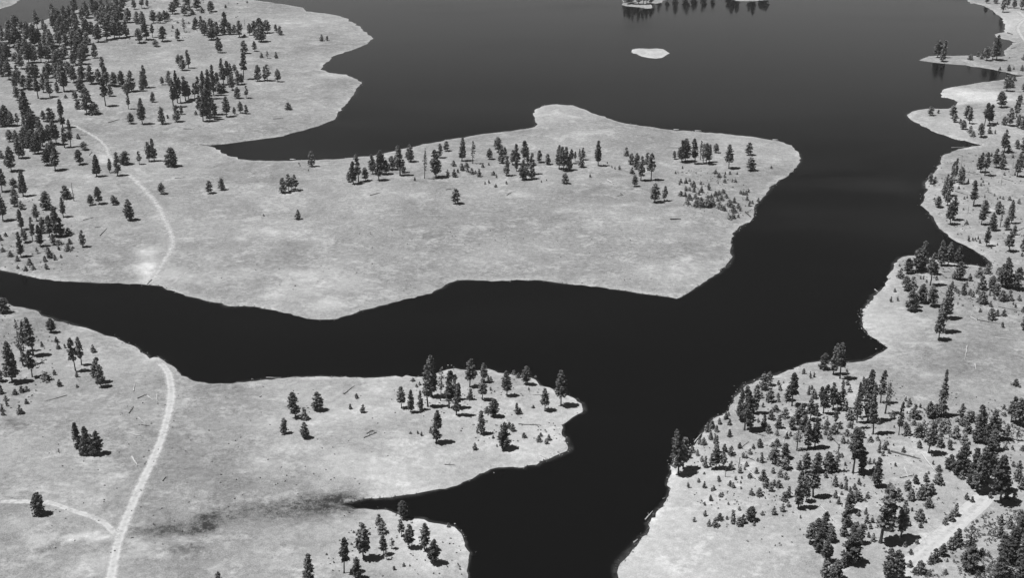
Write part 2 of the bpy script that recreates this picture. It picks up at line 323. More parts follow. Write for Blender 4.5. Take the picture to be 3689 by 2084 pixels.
# the lake bed showing through the first metres of water
def shallows():
    V = []; F = []; E = []
    for oi_, o in enumerate(outs[:-1]):
        n = len(o); mids = np.array([tuple(p) for p in o]); nr = []
        for i in range(n):
            d = o[(i + 2) % n] - o[i - 2]; nr.append(Vector((-d.y, d.x)).normalized())
        flip = inside(mids[:1] + np.array([tuple(nr[0] * .5)]))[0]
        prev = None
        for i in range(n + 1):
            j = i % n; p = o[j]; ok = 430 < p.y < 2300 and abs(p.x) < .5 * p.y + 40
            if not ok: prev = None; continue
            m = nr[j] * (-1 if flip else 1); w = max(.8, 2.2 + 3.5 * mnoise.noise(Vector((p.x * .03, p.y * .03, 8)))) * max(1, p.y / 1100); b = len(V)
            for t in (-.25, .35, 1.0): q = p + m * w * t; V.append((q.x, q.y, .012)); E.append(max(0, 1 - max(t, 0)))
            if prev is not None: F += [(prev, prev + 1, b + 1, b), (prev + 1, prev + 2, b + 2, b + 1)]
            prev = b
    m_, t, b = mat('shallow_bed', 0.12); k = NT(t); b.inputs['Base Color'].default_value = (.10, .10, .10, 1); b.inputs['IOR'].default_value = 1.33; b.inputs['Specular IOR Level'].default_value = .5
    geo = k.n('ShaderNodeNewGeometry').outputs['Position']; e = k.n('ShaderNodeAttribute', attribute_name='edge').outputs['Fac']
    al = k.math('MULTIPLY', k.math('POWER', e, 1.4), k.ramp(k.noise(geo, 0.25, 4, .7), .35, .65, .15, .85)); k.l(al, b.inputs['Alpha'])
    me = bpy.data.meshes.new('shallow_water'); me.from_pydata(V, [], F); me.attributes.new('edge', 'FLOAT', 'POINT').data.foreach_set('value', np.array(E, np.float32)); me.materials.append(m_)
    o = bpy.data.objects.new('shallow_water', me); C.objects.link(o); o['kind'] = 'structure'
shallows()

# ------------------------------------------------------------------ dirt tracks
def track(name, pts, width, soft=1.0, ruts=True):
    w = [Vector(flat(x, y, 1.5).xy) for x, y in pts]
    dense = []
    for i in range(len(w) - 1):
        p0, p1, p2, p3 = w[max(i - 1, 0)], w[i], w[i + 1], w[min(i + 2, len(w) - 1)]
        n = max(2, int((p2 - p1).length / 1.6))
        for j in range(n):
            t = j / n
            dense.append(0.5 * ((2 * p1) + (p2 - p0) * t + (2 * p0 - 5 * p1 + 4 * p2 - p3) * t * t + (3 * p1 - p0 - 3 * p2 + p3) * t ** 3))
    dense.append(w[-1]); K = 13; V = []; F = []; E = []; U = []
    for i, p in enumerate(dense):
        q = dense[min(i + 1, len(dense) - 1)] - dense[max(i - 1, 0)]; nr = Vector((-q.y, q.x)).normalized()
        ww = width * (1 + 0.25 * mnoise.noise(Vector((i * 0.06, width, 0))))
        for j in range(K):
            u = (j / (K - 1) - 0.5) * 2; c = p + nr * u * ww * 0.75
            V.append((c.x, c.y, max(drop(c.x, c.y), 0) + 0.05)); end = min(1, i / 4, (len(dense) - 1 - i) / 4)
            E.append(max(0.0, min(1.0, (1 - abs(u)) * 2.2 * soft)) * end)
            U.append((math.exp(-((abs(u) - 0.38) / 0.13) ** 2) - 0.5 * math.exp(-(u / 0.15) ** 2)) if ruts else 0)
            if i and j: b = i * K + j; F.append((b - K - 1, b - 1, b, b - K))
    m = bpy.data.meshes.new(name); m.from_pydata(V, [], F)
    for n_, a in (('edge', E), ('rut', U)): m.attributes.new(n_, 'FLOAT', 'POINT').data.foreach_set('value', np.array(a, np.float32))
    m.materials.append(M_dirt); o = bpy.data.objects.new(name, m); C.objects.link(o); o['kind'] = 'structure'
    return o
track('dirt_road', P_(0,0,D,"262,1520 280,1455 300,1370 330,1290 365,1210 395,1140 415,1080 428,1020 430,975 420,930 396,906"), 5.3, .7)
track('dirt_road', P_(0,0,D,"378,712 398,682 420,650 433,622 430,590 412,555 395,520 370,490 345,465 318,440"), 6.4, .42)
track('dirt_track', P_(0,400,Z,"1560,800 1420,590 1400,510 1270,370 1130,290 950,190"), 5.0, .42)
track('dirt_track', P_(0,1600,3.007,"-60,680 0,682 300,685 550,700 800,780 1050,860 1200,960 1290,1080"), 4.2, .65)
track('dirt_road', P_(2939,1750,3.435,"950,1190 1090,1075 1350,860 1600,620 1850,380 2050,190 2120,80"), 7.2, 2.6)
track('dirt_track', P_(3189,0,N4,"1900,170 2000,185 2060,230 2100,270"), 7, .5, False)
track('dirt_track', P_(3189,0,N4,"2090,290 2000,380 2000,460 2060,560 2110,620"), 6, .5, False)
track('foot_path', P_(0,0,D,"420,722 450,700 480,680 520,665"), 2.6, .3, False)

# ------------------------------------------------------------------ trees: base x, base y, top y, crown width in each window of the photograph
TREES = [
 (0, 0, Z, """195 420 215 60;300 470 275 90;490 380 140 80;450 600 320 100;350 560 300 80;230 590 350 110;130 620 380 110;30 560 370 90;570 420 245 50;620 520 310 80;660 620 380 80;590 600 420 80;
 725 330 155 60;690 370 200 50;790 420 190 80;850 300 70 60;880 440 240 80;780 600 400 90;870 640 430 100;975 290 80 60;1080 300 90 80;1000 420 200 90;1140 240 10 60;1220 200 -30 60;1110 450 250 80;1200 440 280 80;
 1290 550 310 120;1400 520 280 130;1500 500 260 130;1570 500 280 120;1660 480 250 90;1340 170 -20 50;1420 200 0 70;1480 200 30 60;1390 300 120 80;1460 320 140 70;1280 300 130 80;1570 90 0 50;1615 60 -40 40;1700 240 140 40;1760 120 -20 60;1860 110 -60 60;1930 90 -20 40;
 1800 310 150 80;1870 330 140 80;2010 300 130 90;2100 300 150 80;2160 280 130 70;1830 560 370 110;1920 520 270 110;2000 490 310 50;2130 540 340 110;2040 610 520 80;1060 560 370 100;960 640 420 120;1020 680 420 90;1090 730 560 90;
 30 740 540 100;100 790 560 120;190 600 400 110;380 820 570 120;290 760 620 60n;540 820 530 80;640 810 590 110;780 840 640 150b;600 600 440 80;960 860 660 70;1080 840 620 110;1240 760 560 75;1140 720 570 70;30 1000 780 90;120 1040 790 120;210 830 680 100;
 240 1070 910 110;390 1010 830 100;310 1160 980 100;390 1170 980 110;500 1290 920 80;600 1080 870 70;640 1020 800 90;570 1210 970 70;655 1270 1030 80;740 1060 850 90;750 1210 1070 60;840 1200 830 110;970 1080 850 110;1080 1060 780 100;1060 1200 1000 110;1200 1100 850 110;1290 1100 900 90;
 1352 990 740 55;1385 1390 1010 100;1400 1120 850 100;1500 1130 940 110;1440 1260 1100 70;1600 1150 925 100;1725 1200 920 110;1660 1210 1090 80;1685 1430 1200 42;1880 1150 850 85;1860 1190 1030 60;1905 1150 1000 60;2125 1110 1000 50;2000 1340 1205 60;1865 1625 1280 100;1715 1620 1475 90;2130 1625 1400 90;
 225 1310 1120 80;335 1545 1180 130;430 1655 1420 130;575 1590 1445 70;822 1675 1300 90;1020 1430 1310 70;990 1310 1190 80;1140 1490 1140 150;1230 1500 1340 120;860 1285 1240 40y;60 900 700 110;280 900 700 90;450 820 640 90;700 1000 850 80;900 1000 800 90;480 1000 840 80;430 450 300 80;260 700 520 100;330 700 500 90;420 740 560 90;560 730 560 90;700 720 560 90;850 760 590 90;950 540 380 90;1150 580 420 100;740 520 330 80"""),
 (600, 0, Z, """10 260 150 80;80 180 20 100;130 90 -60 90;270 90 -70 100;400 130 -50 100;240 205 60 90;300 140 60 60y;340 190 120 70y;465 165 90 60y;590 150 10 100;560 170 60 40;775 100 60 35y;1055 35 10 25y;930 50 35 20y;145 300 280 40y;290 310 285 25y;80 370 330 25y;
 232 420 235 50n;385 370 220 70;360 385 310 50;460 440 210 60;500 460 260 90;590 520 350 130;590 420 240 100;660 460 280 80;740 450 290 80;765 445 150 80;830 450 290 80;890 450 320 60;955 485 270 80;1020 480 450 40y;1025 335 240 30d;1090 460 300 60;1145 440 270 80;1180 510 380 90;1240 545 300 120;1230 440 230 110;1320 430 260 100;
 1435 420 315 50;1490 455 340 70;2030 535 455 50;2105 530 470 35;145 530 375 75;675 690 480 60;705 690 540 70;1010 700 530 90;1155 670 535 60;1245 755 690 40;1320 765 660 40n;1435 760 680 45;160 860 710 70;210 920 720 80;290 890 650 60;40 1110 930 80;90 1405 1030 80;145 1350 920 70;185 1340 1010 50;250 1320 990 90;290 1300 1060 70;
 370 1290 1090 70;415 1280 1000 70;480 1300 930 80;560 1300 910 70;620 1250 840 80;680 1200 950 70;750 1110 760 80;800 1090 790 80;840 1050 830 60;690 1220 1080 90;740 1210 1090 80;890 940 840 60;860 1180 970 90;930 1110 920 80;1010 1040 680 90;985 1100 960 60;1195 1065 850 85;1285 1050 870 55;1320 1060 850 80;1460 1070 900 75;925 1290 1140 75;1045 1285 1125 55;
 130 1595 1375 90;480 1590 1240 100;570 1590 1330 60;630 1565 1290 80;190 1500 1380 50;785 1530 1260 90;890 1505 1400 45;970 1480 1325 70;1040 1490 1370 55;530 1540 1150 110;560 1500 1000 100;1595 1435 1345 80b;440 1500 1250 90;520 1400 1080 80"""),
 (0, 400, Z, """30 200 0 100;90 200 40 90;150 200 0 80;230 190 30 60;930 470 110 60;845 480 220 70;340 480 200 110;400 520 260 110;460 560 300 100;560 460 180 110;640 430 170 110;740 440 100 110;500 550 400 90;130 400 240 90;210 440 250 80;620 710 490 120;690 560 380 90;725 780 470 110;
 1025 365 300 45;1100 510 400 90;1050 700 500 110;150 790 460 130;70 700 640 50y;20 620 520 70;1270 860 570 100;1440 810 625 50;1540 850 540 90;1640 700 530 140b;1825 700 530 60;1955 660 405 80;2020 655 360 70;2240 725 480 150b;30 1060 760 110;308 1120 770 100;180 1000 880 90;870 1150 980 110b;970 1180 930 80d;1190 1235 1095 80;
 1300 1220 990 100;1490 1230 1100 70;1530 1210 1140 50;1700 1430 1150 120;2120 1090 940 85;190 1250 990 100;40 1440 1080 110;600 1290 1050 130;480 1440 1220 80;285 1555 1280 80;830 1390 1130 70;280 1290 1180 70;250 620 330 90;300 620 420 90;420 400 240 90;520 380 220 90;650 620 420 90"""),
 (600, 400, Z, """1895 730 525 85;1520 1075 875 90;1600 1050 830 75;1640 1025 870 50;1690 1045 840 78;560 1080 915 88;730 1035 880 84;1720 1422 1305 72;1735 695 675 20y;1270 1378 1352 28y;1750 722 705 16y;1860 785 765 18y;385 50 0 40y;15 100 50 30y"""),
 (0, 800, Z, """430 255 -60 55;530 320 30 90;650 190 -90 110;740 200 -200 110;810 190 -60 100;700 300 150 70;900 170 80 100y;278 460 130 85;330 270 90 90;75 190 140 45y;10 240 170 50;40 390 330 60y;140 455 380 70y;230 515 440 60y;490 415 330 45n;655 470 340 80;590 520 450 45y;770 300 230 100y;770 370 310 30y;
 915 290 220 60;1085 330 110 75;890 380 290 80y;950 350 320 40y;800 470 430 30y;720 500 430 40y;390 560 480 70y;440 625 570 60y;340 640 580 50y;235 610 570 40y;610 620 540 50y;50 1190 990 150b;675 1450 1260 120;25 310 290 25y;560 150 -60 80"""),
 (0, 1200, Z, """298 420 -180 85n;310 240 -155 70;440 300 -205 120;310 430 230 90;425 580 220 110;165 650 110 170;5 640 480 90;10 800 670 60;745 125 50 50y;765 210 140 50y;850 200 150 30y;550 180 120 35y;990 500 60 110;1070 420 45 80;1222 255 155 65y;1275 650 320 130;1325 710 420 110;1010 580 500 40y;600 620 510 130y;
 715 550 490 40y;780 700 610 60y;1010 715 680 40y;200 810 740 70y;290 780 700 70y;350 765 700 60y;80 890 820 50y;90 960 900 35y;30 1030 950 45y;40 1080 1020 40y;350 930 870 45y;265 1060 950 80y;1050 1580 1180 110;1150 1590 1220 110;1280 1590 1280 140;1210 1600 1330 110b;1100 1600 1400 110b"""),
 (0, 1600, 3.007, "415 765 530 130b"),
 (750, 1700, 2.576, """100 1090 930 70;935 1040 760 100;1262 945 620 90;1385 1000 800 80;1442 815 480 120;1590 490 400 70;1620 570 480 80;1628 775 590 65;1655 820 730 30n;1705 720 620 45n;1810 440 270 95;1795 600 450 60;1865 710 490 85;2010 735 480 90;2083 850 620 100;1350 570 550 20y;1330 680 665 20y;1100 775 760 20y;2230 518 480 25y;1725 915 880 25y;1815 880 850 25y;2335 912 895 20y;1165 850 835 18y;1620 925 912 14y;1870 880 865 16y"""),
 (900, 1200, 2.91, """480 890 620 120;715 810 610 110;570 910 790 70;360 1060 900 75;580 1105 935 85;1118 688 640 35y;1052 800 750 30y;1182 838 760 50y"""),
 (1400, 1200, 2.91, """137 790 560 85;233 835 590 70;333 810 610 60;410 775 330 90;450 670 225 120;545 715 350 65n;632 790 390 100;710 865 520 80;690 700 430 60;500 1155 820 100;852 570 280 105;860 700 590 60;1000 520 320 75;985 700 470 90;1240 660 395 90;1438 540 340 95;1638 820 590 90;1805 770 405 120;1100 880 690 110;1030 840 780 60y;975 1060 810 80;1208 1220 940 120;
 1265 1000 940 50y;1305 1030 960 50y;1345 850 740 50y;1380 850 790 35y;1200 550 500 35y;1070 495 460 25y;1070 605 570 20y;1042 492 450 25y;912 440 400 30y;1310 440 395 35y;1360 470 425 50y;255 510 475 40y;295 570 540 30y;325 550 515 30y;440 1050 990 35y;230 1060 1038 25y;305 1060 1030 20y;345 1080 1040 22y;930 1052 1010 25y;1095 1105 1075 25y;1135 1195 1170 15y;900 1225 1155 45y;1420 1100 1050 50y;1575 1140 1080 55y;1595 1085 1050 30y;1655 1160 1115 45y;1680 1125 1070 45y;1470 605 570 15y;1515 790 760 30y;1540 470 450 22y"""),
 (1200, 400, Z, """265 960 660 95;200 930 800 60;335 935 570 80;425 915 740 85;520 825 560 90;600 910 620 100;640 830 510 130;760 770 590 100;700 830 640 80;825 710 570 70;880 850 450 95;920 810 640 70;1010 665 430 95;970 610 540 60;1200 885 480 60n;1350 870 500 130;1400 615 430 65;1480 525 395 75;1690 655 340 85;1830 690 400 60n;2050 635 490 75;2170 540 340 120;2205 685 480 85;2250 600 470 60;1605 1215 1020 110;
 1580 720 650 60y;1500 850 770 40y;1590 865 760 60y;1635 810 760 30y;1690 780 690 60y;1750 740 680 70y;1760 800 750 50y;1820 825 750 60y;1865 820 780 35y;1915 860 760 50y;1960 740 690 35y;2100 840 790 50y;2140 875 830 20y;2040 710 680 20y;2040 945 905 30y;1990 960 925 20y;2130 1000 960 35y;2270 960 920 25y;1070 915 870 25y"""),
 (1800, 400, Z, """90 850 590 75;165 705 510 70;225 700 430 70;220 790 600 50;320 720 390 95;365 690 470 50;305 905 640 100;350 905 690 70;420 890 690 80;415 830 550 60;515 675 515 75;630 700 560 70;780 760 445 90;838 785 460 100;880 775 470 60;920 775 560 60;940 690 495 50;988 665 530 38;1045 600 500 35;1095 640 480 55;1065 735 590 75;1290 720 385 80;1655 585 480 65;1720 700 555 75;1735 820 740 55;1790 760 555 80;
 1850 915 590 90;1930 760 550 70;1985 905 545 95;850 950 815 85;1770 990 840 75;2030 1200 950 125;2155 1180 985 68;1185 872 830 25y;1410 690 665 16y;1570 770 715 30y;1470 745 715 18y;1510 762 730 16y;545 935 910 20y;615 915 895 14y"""),
 (2350, 450, Z, """290 450 340 50;350 440 320 50;385 490 200 105;430 485 180 125;558 515 175 80;630 460 210 45n;665 500 250 50;705 520 235 75;745 490 260 60;833 365 240 70;1000 575 260 110;1260 395 230 95;1290 600 430 115;305 640 610 25y;395 575 540 20y;825 640 590 50y;870 690 630 60y;945 690 650 35y;955 650 615 20y;1015 650 610 30y;1110 650 620 25y;1090 750 710 40y;1045 750 720 25y;950 760 710 45y;860 770 745 20y;
 375 760 710 35y;355 785 750 30y;440 765 705 50y;490 740 705 35y;540 820 740 60y;505 790 755 40y;635 785 745 30y;740 855 775 35y;645 885 810 40y;440 860 810 45y;490 865 820 35y;545 880 820 40y;610 920 860 35y;375 930 870 60y;430 940 880 50y;485 980 910 80y;460 1040 970 70y;560 970 910 70y;570 1075 990 90y;640 1050 950 90y;710 1080 930 90y;660 1085 1020 60y;790 1060 960 80y;770 970 910 50y;825 940 870 60y;870 920 860 50y;
 930 900 845 60y;900 990 920 80y;970 960 910 50y;880 1100 1010 90y;935 1125 1060 70y;1010 1070 980 90y;1070 1025 950 50y;1125 1100 1030 60y;1150 1130 1090 30y;1060 1150 1050 80y;1055 1225 1150 60y;1010 1240 1190 55y;1125 1215 1175 30y;1155 905 860 35y;1190 918 870 35y;1225 918 865 40y;1260 885 840 25y;1240 990 935 35y;1272 1065 1000 40y;1310 1035 995 30y;1390 1012 960 40y;1560 572 540 30y;735 830 770 30y;600 1030 950 60y;620 1080 1010 50y;750 1070 1000 50y;850 1000 950 40y"""),
 (3189, 0, N4, """1520 45 -80 60;1650 50 -80 60;1760 185 -60 70;1830 120 -100 60;1930 120 -80 60;2040 145 -80 80;785 860 590 130;870 865 600 70;848 920 720 75;1275 895 810 70b;1385 850 780 50y;1440 885 810 60;1520 905 690 110;1610 890 560 80;1665 905 520 110;1460 830 740 50;1718 1050 1000 40y;1850 1060 970 55;1925 1038 1000 30y;2045 1060 975 50;2070 900 810 60;1820 1365 1120 110;1930 1210 1120 60;1890 1310 1190 80;2070 1370 1230 60;1860 870 850 20y"""),
 (3189, 350, N4, """675 275 130 90;795 245 190 35y;1010 315 120 100;1035 375 240 80;1215 310 120 110;1260 400 150 75;1165 480 340 90;1125 400 330 40y;1270 535 430 85;1310 590 510 80;1485 430 80 100;1560 400 100 100;1435 600 390 110;1565 545 440 65;1645 550 490 22y;1680 410 370 22y;1740 155 -90 140;1775 415 290 75;1865 430 165 100;1965 300 -20 80;2020 100 -40 60;1990 460 260 75;2060 480 290 80;1785 830 480 110;1855 830 730 70;1975 770 640 80;2060 830 590 90;
 1425 1130 830 100;1490 1180 820 105;1380 1080 930 60;1660 1060 770 100;1740 990 800 70;1750 1080 870 90;1590 890 830 25y;1910 910 860 40y;1975 1195 830 105;2060 1050 850 80;1005 1250 960 60;1035 1280 920 50;1130 1300 1040 105;1115 1250 900 10d;990 1290 1160 60;935 1290 1160 90;680 1300 1140 80;745 1280 1190 60y;1440 1237 1205 25y;1465 1280 1245 25y;1435 1330 1290 28y;1785 1172 1130 30y;1940 1172 1130 25y;1240 1290 1220 25y;1550 1312 1280 20y;1735 1320 1150 14d;1102 1375 1335 40y;1910 1060 960 14d"""),
 (3189, 650, N4, """1322 392 5 95;880 270 20 85;930 380 130 90;960 240 -40 100;970 665 330 120;1010 600 240 110;790 405 235 105;1440 665 390 105;1490 480 290 105;1680 500 310 105;1618 755 480 105;1722 700 380 65n;1812 745 540 90;1865 560 360 80;1890 650 290 80;1930 820 670 65;1515 990 690 85;1850 1070 770 125;2062 1060 790 80;2048 1140 1085 38y;735 290 255 28y;1185 285 245 25y;1225 268 235 22y;1172 445 415 28y;1237 500 365 22d;1215 660 600 48y;1718 268 235 22y;1765 285 240 30y;1860 300 240 55y;2000 350 280 40y;1490 262 230 22y;1245 915 830 32y;1310 905 860 28y;1345 895 855 20y;1390 885 835 20y;1415 942 890 30y;1635 235 200 22y;1680 292 260 20y;1085 815 795 22y;1680 970 945 20y"""),
 (3039, 850, 3.233, """660 490 380 80;740 440 260 95;775 410 280 60;840 430 150 105;880 400 200 100;910 395 60 105;962 320 205 50;1010 580 190 105;1065 450 320 80;1138 350 60 95;1215 350 70 85;1330 365 110 95;1340 510 290 105;1285 500 410 55y;1470 525 440 52y;1415 430 400 20y;1570 480 370 85;1672 440 330 95;1600 620 460 95;1555 670 570 40y;1390 685 560 62y;1610 790 650 105b;1260 610 530 45y;1300 650 590 50y;1335 672 630 35y;1470 690 620 55y;1500 712 650 40y;1430 590 540 35y;1650 640 600 40y;
 1900 605 250 150;1840 590 330 115;2010 630 370 130;1725 640 460 105;1785 690 550 95;1800 450 370 70;1845 760 640 95b;1930 750 630 65y;2045 755 690 48y;1755 745 690 28y;730 640 470 105;800 600 480 90;770 875 600 115;835 835 670 80;905 785 560 105;1030 825 580 115;1190 965 570 125;1140 1125 700 125;1105 1220 900 115;1720 975 850 90b;1780 935 860 50y;1865 935 860 55y;1848 1068 1010 38y;1590 892 850 28y;1710 825 760 40y;2090 1100 930 60;2090 890 830 45y;
 550 770 710 28y;628 760 710 24y;595 655 615 36y;652 355 330 22y;895 505 465 18y;930 510 460 16y;965 545 510 24y;1080 515 470 32y;2000 838 790 24y;1975 805 770 18y;1700 700 650 22y;820 630 600 60y"""),
 (2550, 1200, Z, """1515 480 265 120b;1645 550 150 105;1732 600 120 130;735 745 540 105;800 695 510 85;810 905 750 105b;1102 960 520 130;1040 890 700 100;1255 538 470 40y;1340 598 510 28y;1390 585 520 28y;1820 512 470 24y;482 1280 700 115;548 1300 760 105;605 1060 670 105;420 1150 900 105;430 1170 740 90;700 855 780 55y;925 685 630 38y;945 755 690 44y;920 845 790 38y;925 905 850 38y;720 975 920 36y;990 660 635 18y;890 1025 950 95y;740 1235 1090 75y;800 1310 1210 75y;905 1345 1280 58y;
 830 1135 1010 85y;930 1250 1090 85;1010 1110 990 100;1100 1265 1100 95;1250 1300 1070 100;1340 1150 860 115;1410 1080 930 80;1230 1060 920 90;1170 1200 990 100;1320 810 700 45y;1360 745 690 35y;1390 860 740 80;1510 1060 670 95;1480 970 700 85;1640 1010 650 105;1700 995 780 80;1740 1010 620 65;1670 1195 980 55;1310 1521 1150 105;1400 1511 1110 125;1790 1015 860 90;1850 1135 980 95;1890 1260 800 105n;1950 1180 780 85;2020 900 590 60;
 1830 680 630 58y;1860 775 700 52y;1800 810 760 28y;1730 1255 1170 58y;1650 1315 1190 95y;1820 1345 1265 85y;1550 1265 1170 85y;1590 1400 1270 62y;1545 1335 1270 55y;1490 1258 1210 48y;1480 1385 1340 40y;1770 1445 1360 58y;1835 1455 1400 34y;2130 1425 1360 68y;1930 1590 1240 140;2030 1375 1290 58y;150 1195 1120 36y;280 1208 1130 45y;240 1130 1050 50y;270 1085 1040 38y;50 1250 1160 78y;110 1298 1210 48y;280 1360 1270 52y;30 1395 1300 56y;90 1455 1340 48y;1030 1385 1310 58y;1080 1355 1300 38y;680 1500 1400 68y;900 1490 1395 88y;220 1140 1090 28y;660 1170 1120 28y;1860 1240 1170 70y;1560 1200 1120 60y"""),
 (3089, 1200, Z, """130 1175 500 135;95 925 590 85;5 1110 650 60;205 1330 660 105;300 920 480 90;365 1060 615 120n;540 1340 900 66;660 975 920 35y;680 935 860 48y;630 895 840 28y;750 1115 940 125y;460 1125 1030 68y;270 1195 1120 58y;165 1185 1090 46y;60 1135 1100 28y;480 1245 1215 22y;940 1115 900 105;1010 1105 930 85;1095 1090 475 150c;740 1210 1140 75y;630 1255 1170 78y;670 1345 1240 58y;620 1355 1310 38y;790 1365 1190 105;930 1578 1150 150;850 1310 1150 100y;1110 1285 1140 105y;1090 1358 1290 55y;1200 1320 1230 65y;1280 1375 1220 120y;
 1360 1110 930 68;1310 1165 1120 55y;1370 1215 1120 78y;1440 1165 1030 95;1500 1165 1040 75;1610 1370 940 145;1760 1400 1020 145;1440 1310 1180 105;1850 1290 1130 75y;1550 1430 1150 125;1680 1460 1200 125;1400 1455 1320 98;1915 1000 940 38y;1925 1092 1040 38y;2010 1175 830 115;2110 1210 850 150;2165 1230 750 135;2070 695 610 85y;2130 718 690 30y;1945 1405 1200 85;2088 1420 1240 55n;170 1425 1360 58y;260 1410 1360 48y;810 1460 1410 48y;1090 1480 1380 78y;1200 1475 1410 42y;380 1470 1420 40y;820 985 930 30y;650 1060 1030 24y;1190 1200 1140 50y;1060 1180 1120 50y"""),
 (2350, 1500, Z, """345 770 175 165;402 700 270 150;830 690 370 105;780 700 500 80;835 480 250 50;925 710 470 78;955 800 650 22d;780 165 60 68y;720 205 90 66y;840 205 120 48y;880 110 40 38y;1010 118 50 48y;1010 272 180 48y;765 305 210 48y;670 378 290 78y;620 370 310 46y;520 475 390 78y;588 520 440 42y;490 555 480 42y;650 595 520 50y;690 675 530 55y;1138 425 350 50y;945 468 370 62y;1030 515 400 86y;1320 425 370 38y;1408 375 300 62y;1280 500 430 55y;1568 405 350 42y;1635 380 300 82y;1190 548 480 38y;1230 555 510 38y;
 1435 610 480 55y;1378 595 550 30y;1230 658 600 54y;1030 700 590 68y;1148 748 670 52y;1210 705 660 24y;1360 752 680 44y;1275 810 750 68y;1450 840 710 95y;1580 750 680 44y;1678 795 700 72y;1750 825 740 68y;680 765 735 28y;605 868 820 34y;468 940 870 32y;680 940 860 42y;868 858 790 44y;1090 838 790 28y;1170 822 790 22y;1157 882 850 20y;1020 920 850 58y;1060 940 870 48y;1487 935 830 82y;1595 915 840 48y;1655 935 840 88y;1555 985 870 66y;803 970 915 42y;775 988 940 20y;1163 958 930 22y;893 1062 1010 44y;920 1042 1000 28y;765 1110 1040 48y;1300 1033 950 62y;1405 1045 950 78y;
 1780 1065 930 70y;1725 1115 1000 78y;1783 1188 1120 54y;645 1122 1100 20y;685 1172 1130 28y;995 1163 1130 26y;1140 1238 1190 32y;1705 1252 1150 62y;1710 1312 1290 22y;1595 1290 1200 66y;1440 1302 1250 48y;690 1312 1240 42y;547 1385 1330 38y;740 1442 1360 48y;825 1448 1340 88y;880 1368 1280 86y;975 1358 1310 32y;1130 1442 1330 78y;1190 1405 1290 76y;1330 1438 1390 36y;1940 1342 1310 20y;1055 1405 1240 66;1290 1370 1180 125b;1600 625 410 135;1750 560 360 115b;1740 692 540 115b;1540 548 480 48y;1892 455 109 105n;1645 650 580 60y;1830 690 665 26y;1480 1085 1060 18y"""),
 (2850, 1560, 4.04, """120 540 410 75y;210 590 280 125;360 570 280 130;318 940 400 140;550 560 280 165b;640 560 420 105b;662 572 170 80n;105 1110 560 140;215 1010 720 115;230 730 600 85y;750 155 60 58y;825 160 100 38y;1150 133 60 62y;1258 110 60 58y;735 355 300 48y;785 482 430 34y;500 655 570 58y;635 775 620 76y;725 810 720 58y;790 698 640 58y;980 750 670 48y;800 838 700 55y;855 860 790 45y;920 825 740 58y;640 948 850 62y;900 590 -60 195;1020 580 200 110;1282 292 140 54y;1355 245 140 74y;1420 305 240 44y;1335 335 270 46y;1410 172 140 24y;1490 190 160 22y;
 1138 458 370 48y;1205 448 380 34y;1200 580 500 64y;1215 700 610 55y;1240 785 350 140;1635 285 210 56y;1865 222 120 66y;1515 492 440 34y;1440 870 740 115;1810 738 620 82y;1960 710 590 76y;1700 840 700 105b;1960 905 750 155b;2040 885 740 100y;1560 980 820 115y;1740 982 830 105y;1880 970 760 95y;2000 1085 940 120y;1870 1280 1120 140b;1882 1385 1310 58y;1715 1355 1290 48y;1757 1145 1090 34y;2140 562 480 76y;2140 740 590 130b;960 982 850 138b;690 1042 940 55y;735 905 860 34y;850 1150 850 140;795 1360 1050 135;1108 955 860 54y;1075 1000 950 28y;1088 1195 1100 48y;1095 1312 1190 58y;980 1215 1150 56y;967 1358 1300 46y;
 1301 1608 790 260;1598 1520 960 160;1430 1430 1310 85y;480 1395 1150 120;400 1480 1240 130;270 1620 1300 140;570 1500 1330 110;1060 1400 1330 90y;1150 1400 1330 50y;1180 1310 1240 50y;760 1500 1340 110;900 1560 1310 120;550 588 570 28y;420 1075 1050 18y;2055 345 310 28y;2065 465 410 26y;2000 600 565 30y;135 1245 1200 20y;565 1020 985 20y;130 1420 1395 20y"""),
 (2939, 1750, 3.435, """100 660 430 110;190 695 520 110;430 960 590 215;540 720 480 100;30 825 520 125;130 945 640 125;130 1120 950 145;250 1160 930 145;330 1010 880 85y;655 645 580 44y;710 692 600 55y;905 1160 780 150;1000 1165 790 175;1720 375 230 80y;1665 435 330 90y;1600 482 400 66y;1865 175 90 52y;1932 205 140 52y;1740 750 550 120y;1660 790 650 90y;1560 870 730 100y;1465 935 790 110y;1410 975 880 55y;1880 900 540 160n;1885 1045 760 215;1290 1085 940 120b;1160 1010 930 60y;1175 850 790 55y;2290 478 370 58y;2050 865 780 85y;2130 880 820 55y;2400 530 380 66y;2280 640 500 85;2300 860 590 140;2380 960 640 165;2460 780 500 140;
 2540 640 340 140;2500 1010 780 140;2250 1180 860 185;2550 1180 900 150;2400 1170 1000 115;2560 730 600 58y;1220 1090 1020 70y;1400 1120 1060 70y;1600 1100 1040 60y;2000 1120 1050 70y;1100 760 700 40y;1250 720 670 44y"""),
 (3149, 1560, 4.04, """1440 795 230 190;1515 860 200 210;1595 720 100 190;1830 1030 350 240;1300 570 160 190;1100 525 320 145b;1210 610 300 155b;1750 260 -50 150;1690 600 150 190;1840 860 340 180;962 210 80 92y;1100 245 110 62y;940 555 470 82y;1270 672 560 82y;1360 738 650 38y;1910 242 150 68y;2010 244 190 36y;2160 262 190 66y;2025 492 420 56y;2105 515 410 76y;2085 690 530 125b;2150 820 640 110;1930 970 860 85y;2040 1000 880 90y;1690 950 870 60y;1840 1335 1200 72y;1970 1330 1210 56y;2110 1320 1120 130"""),
]
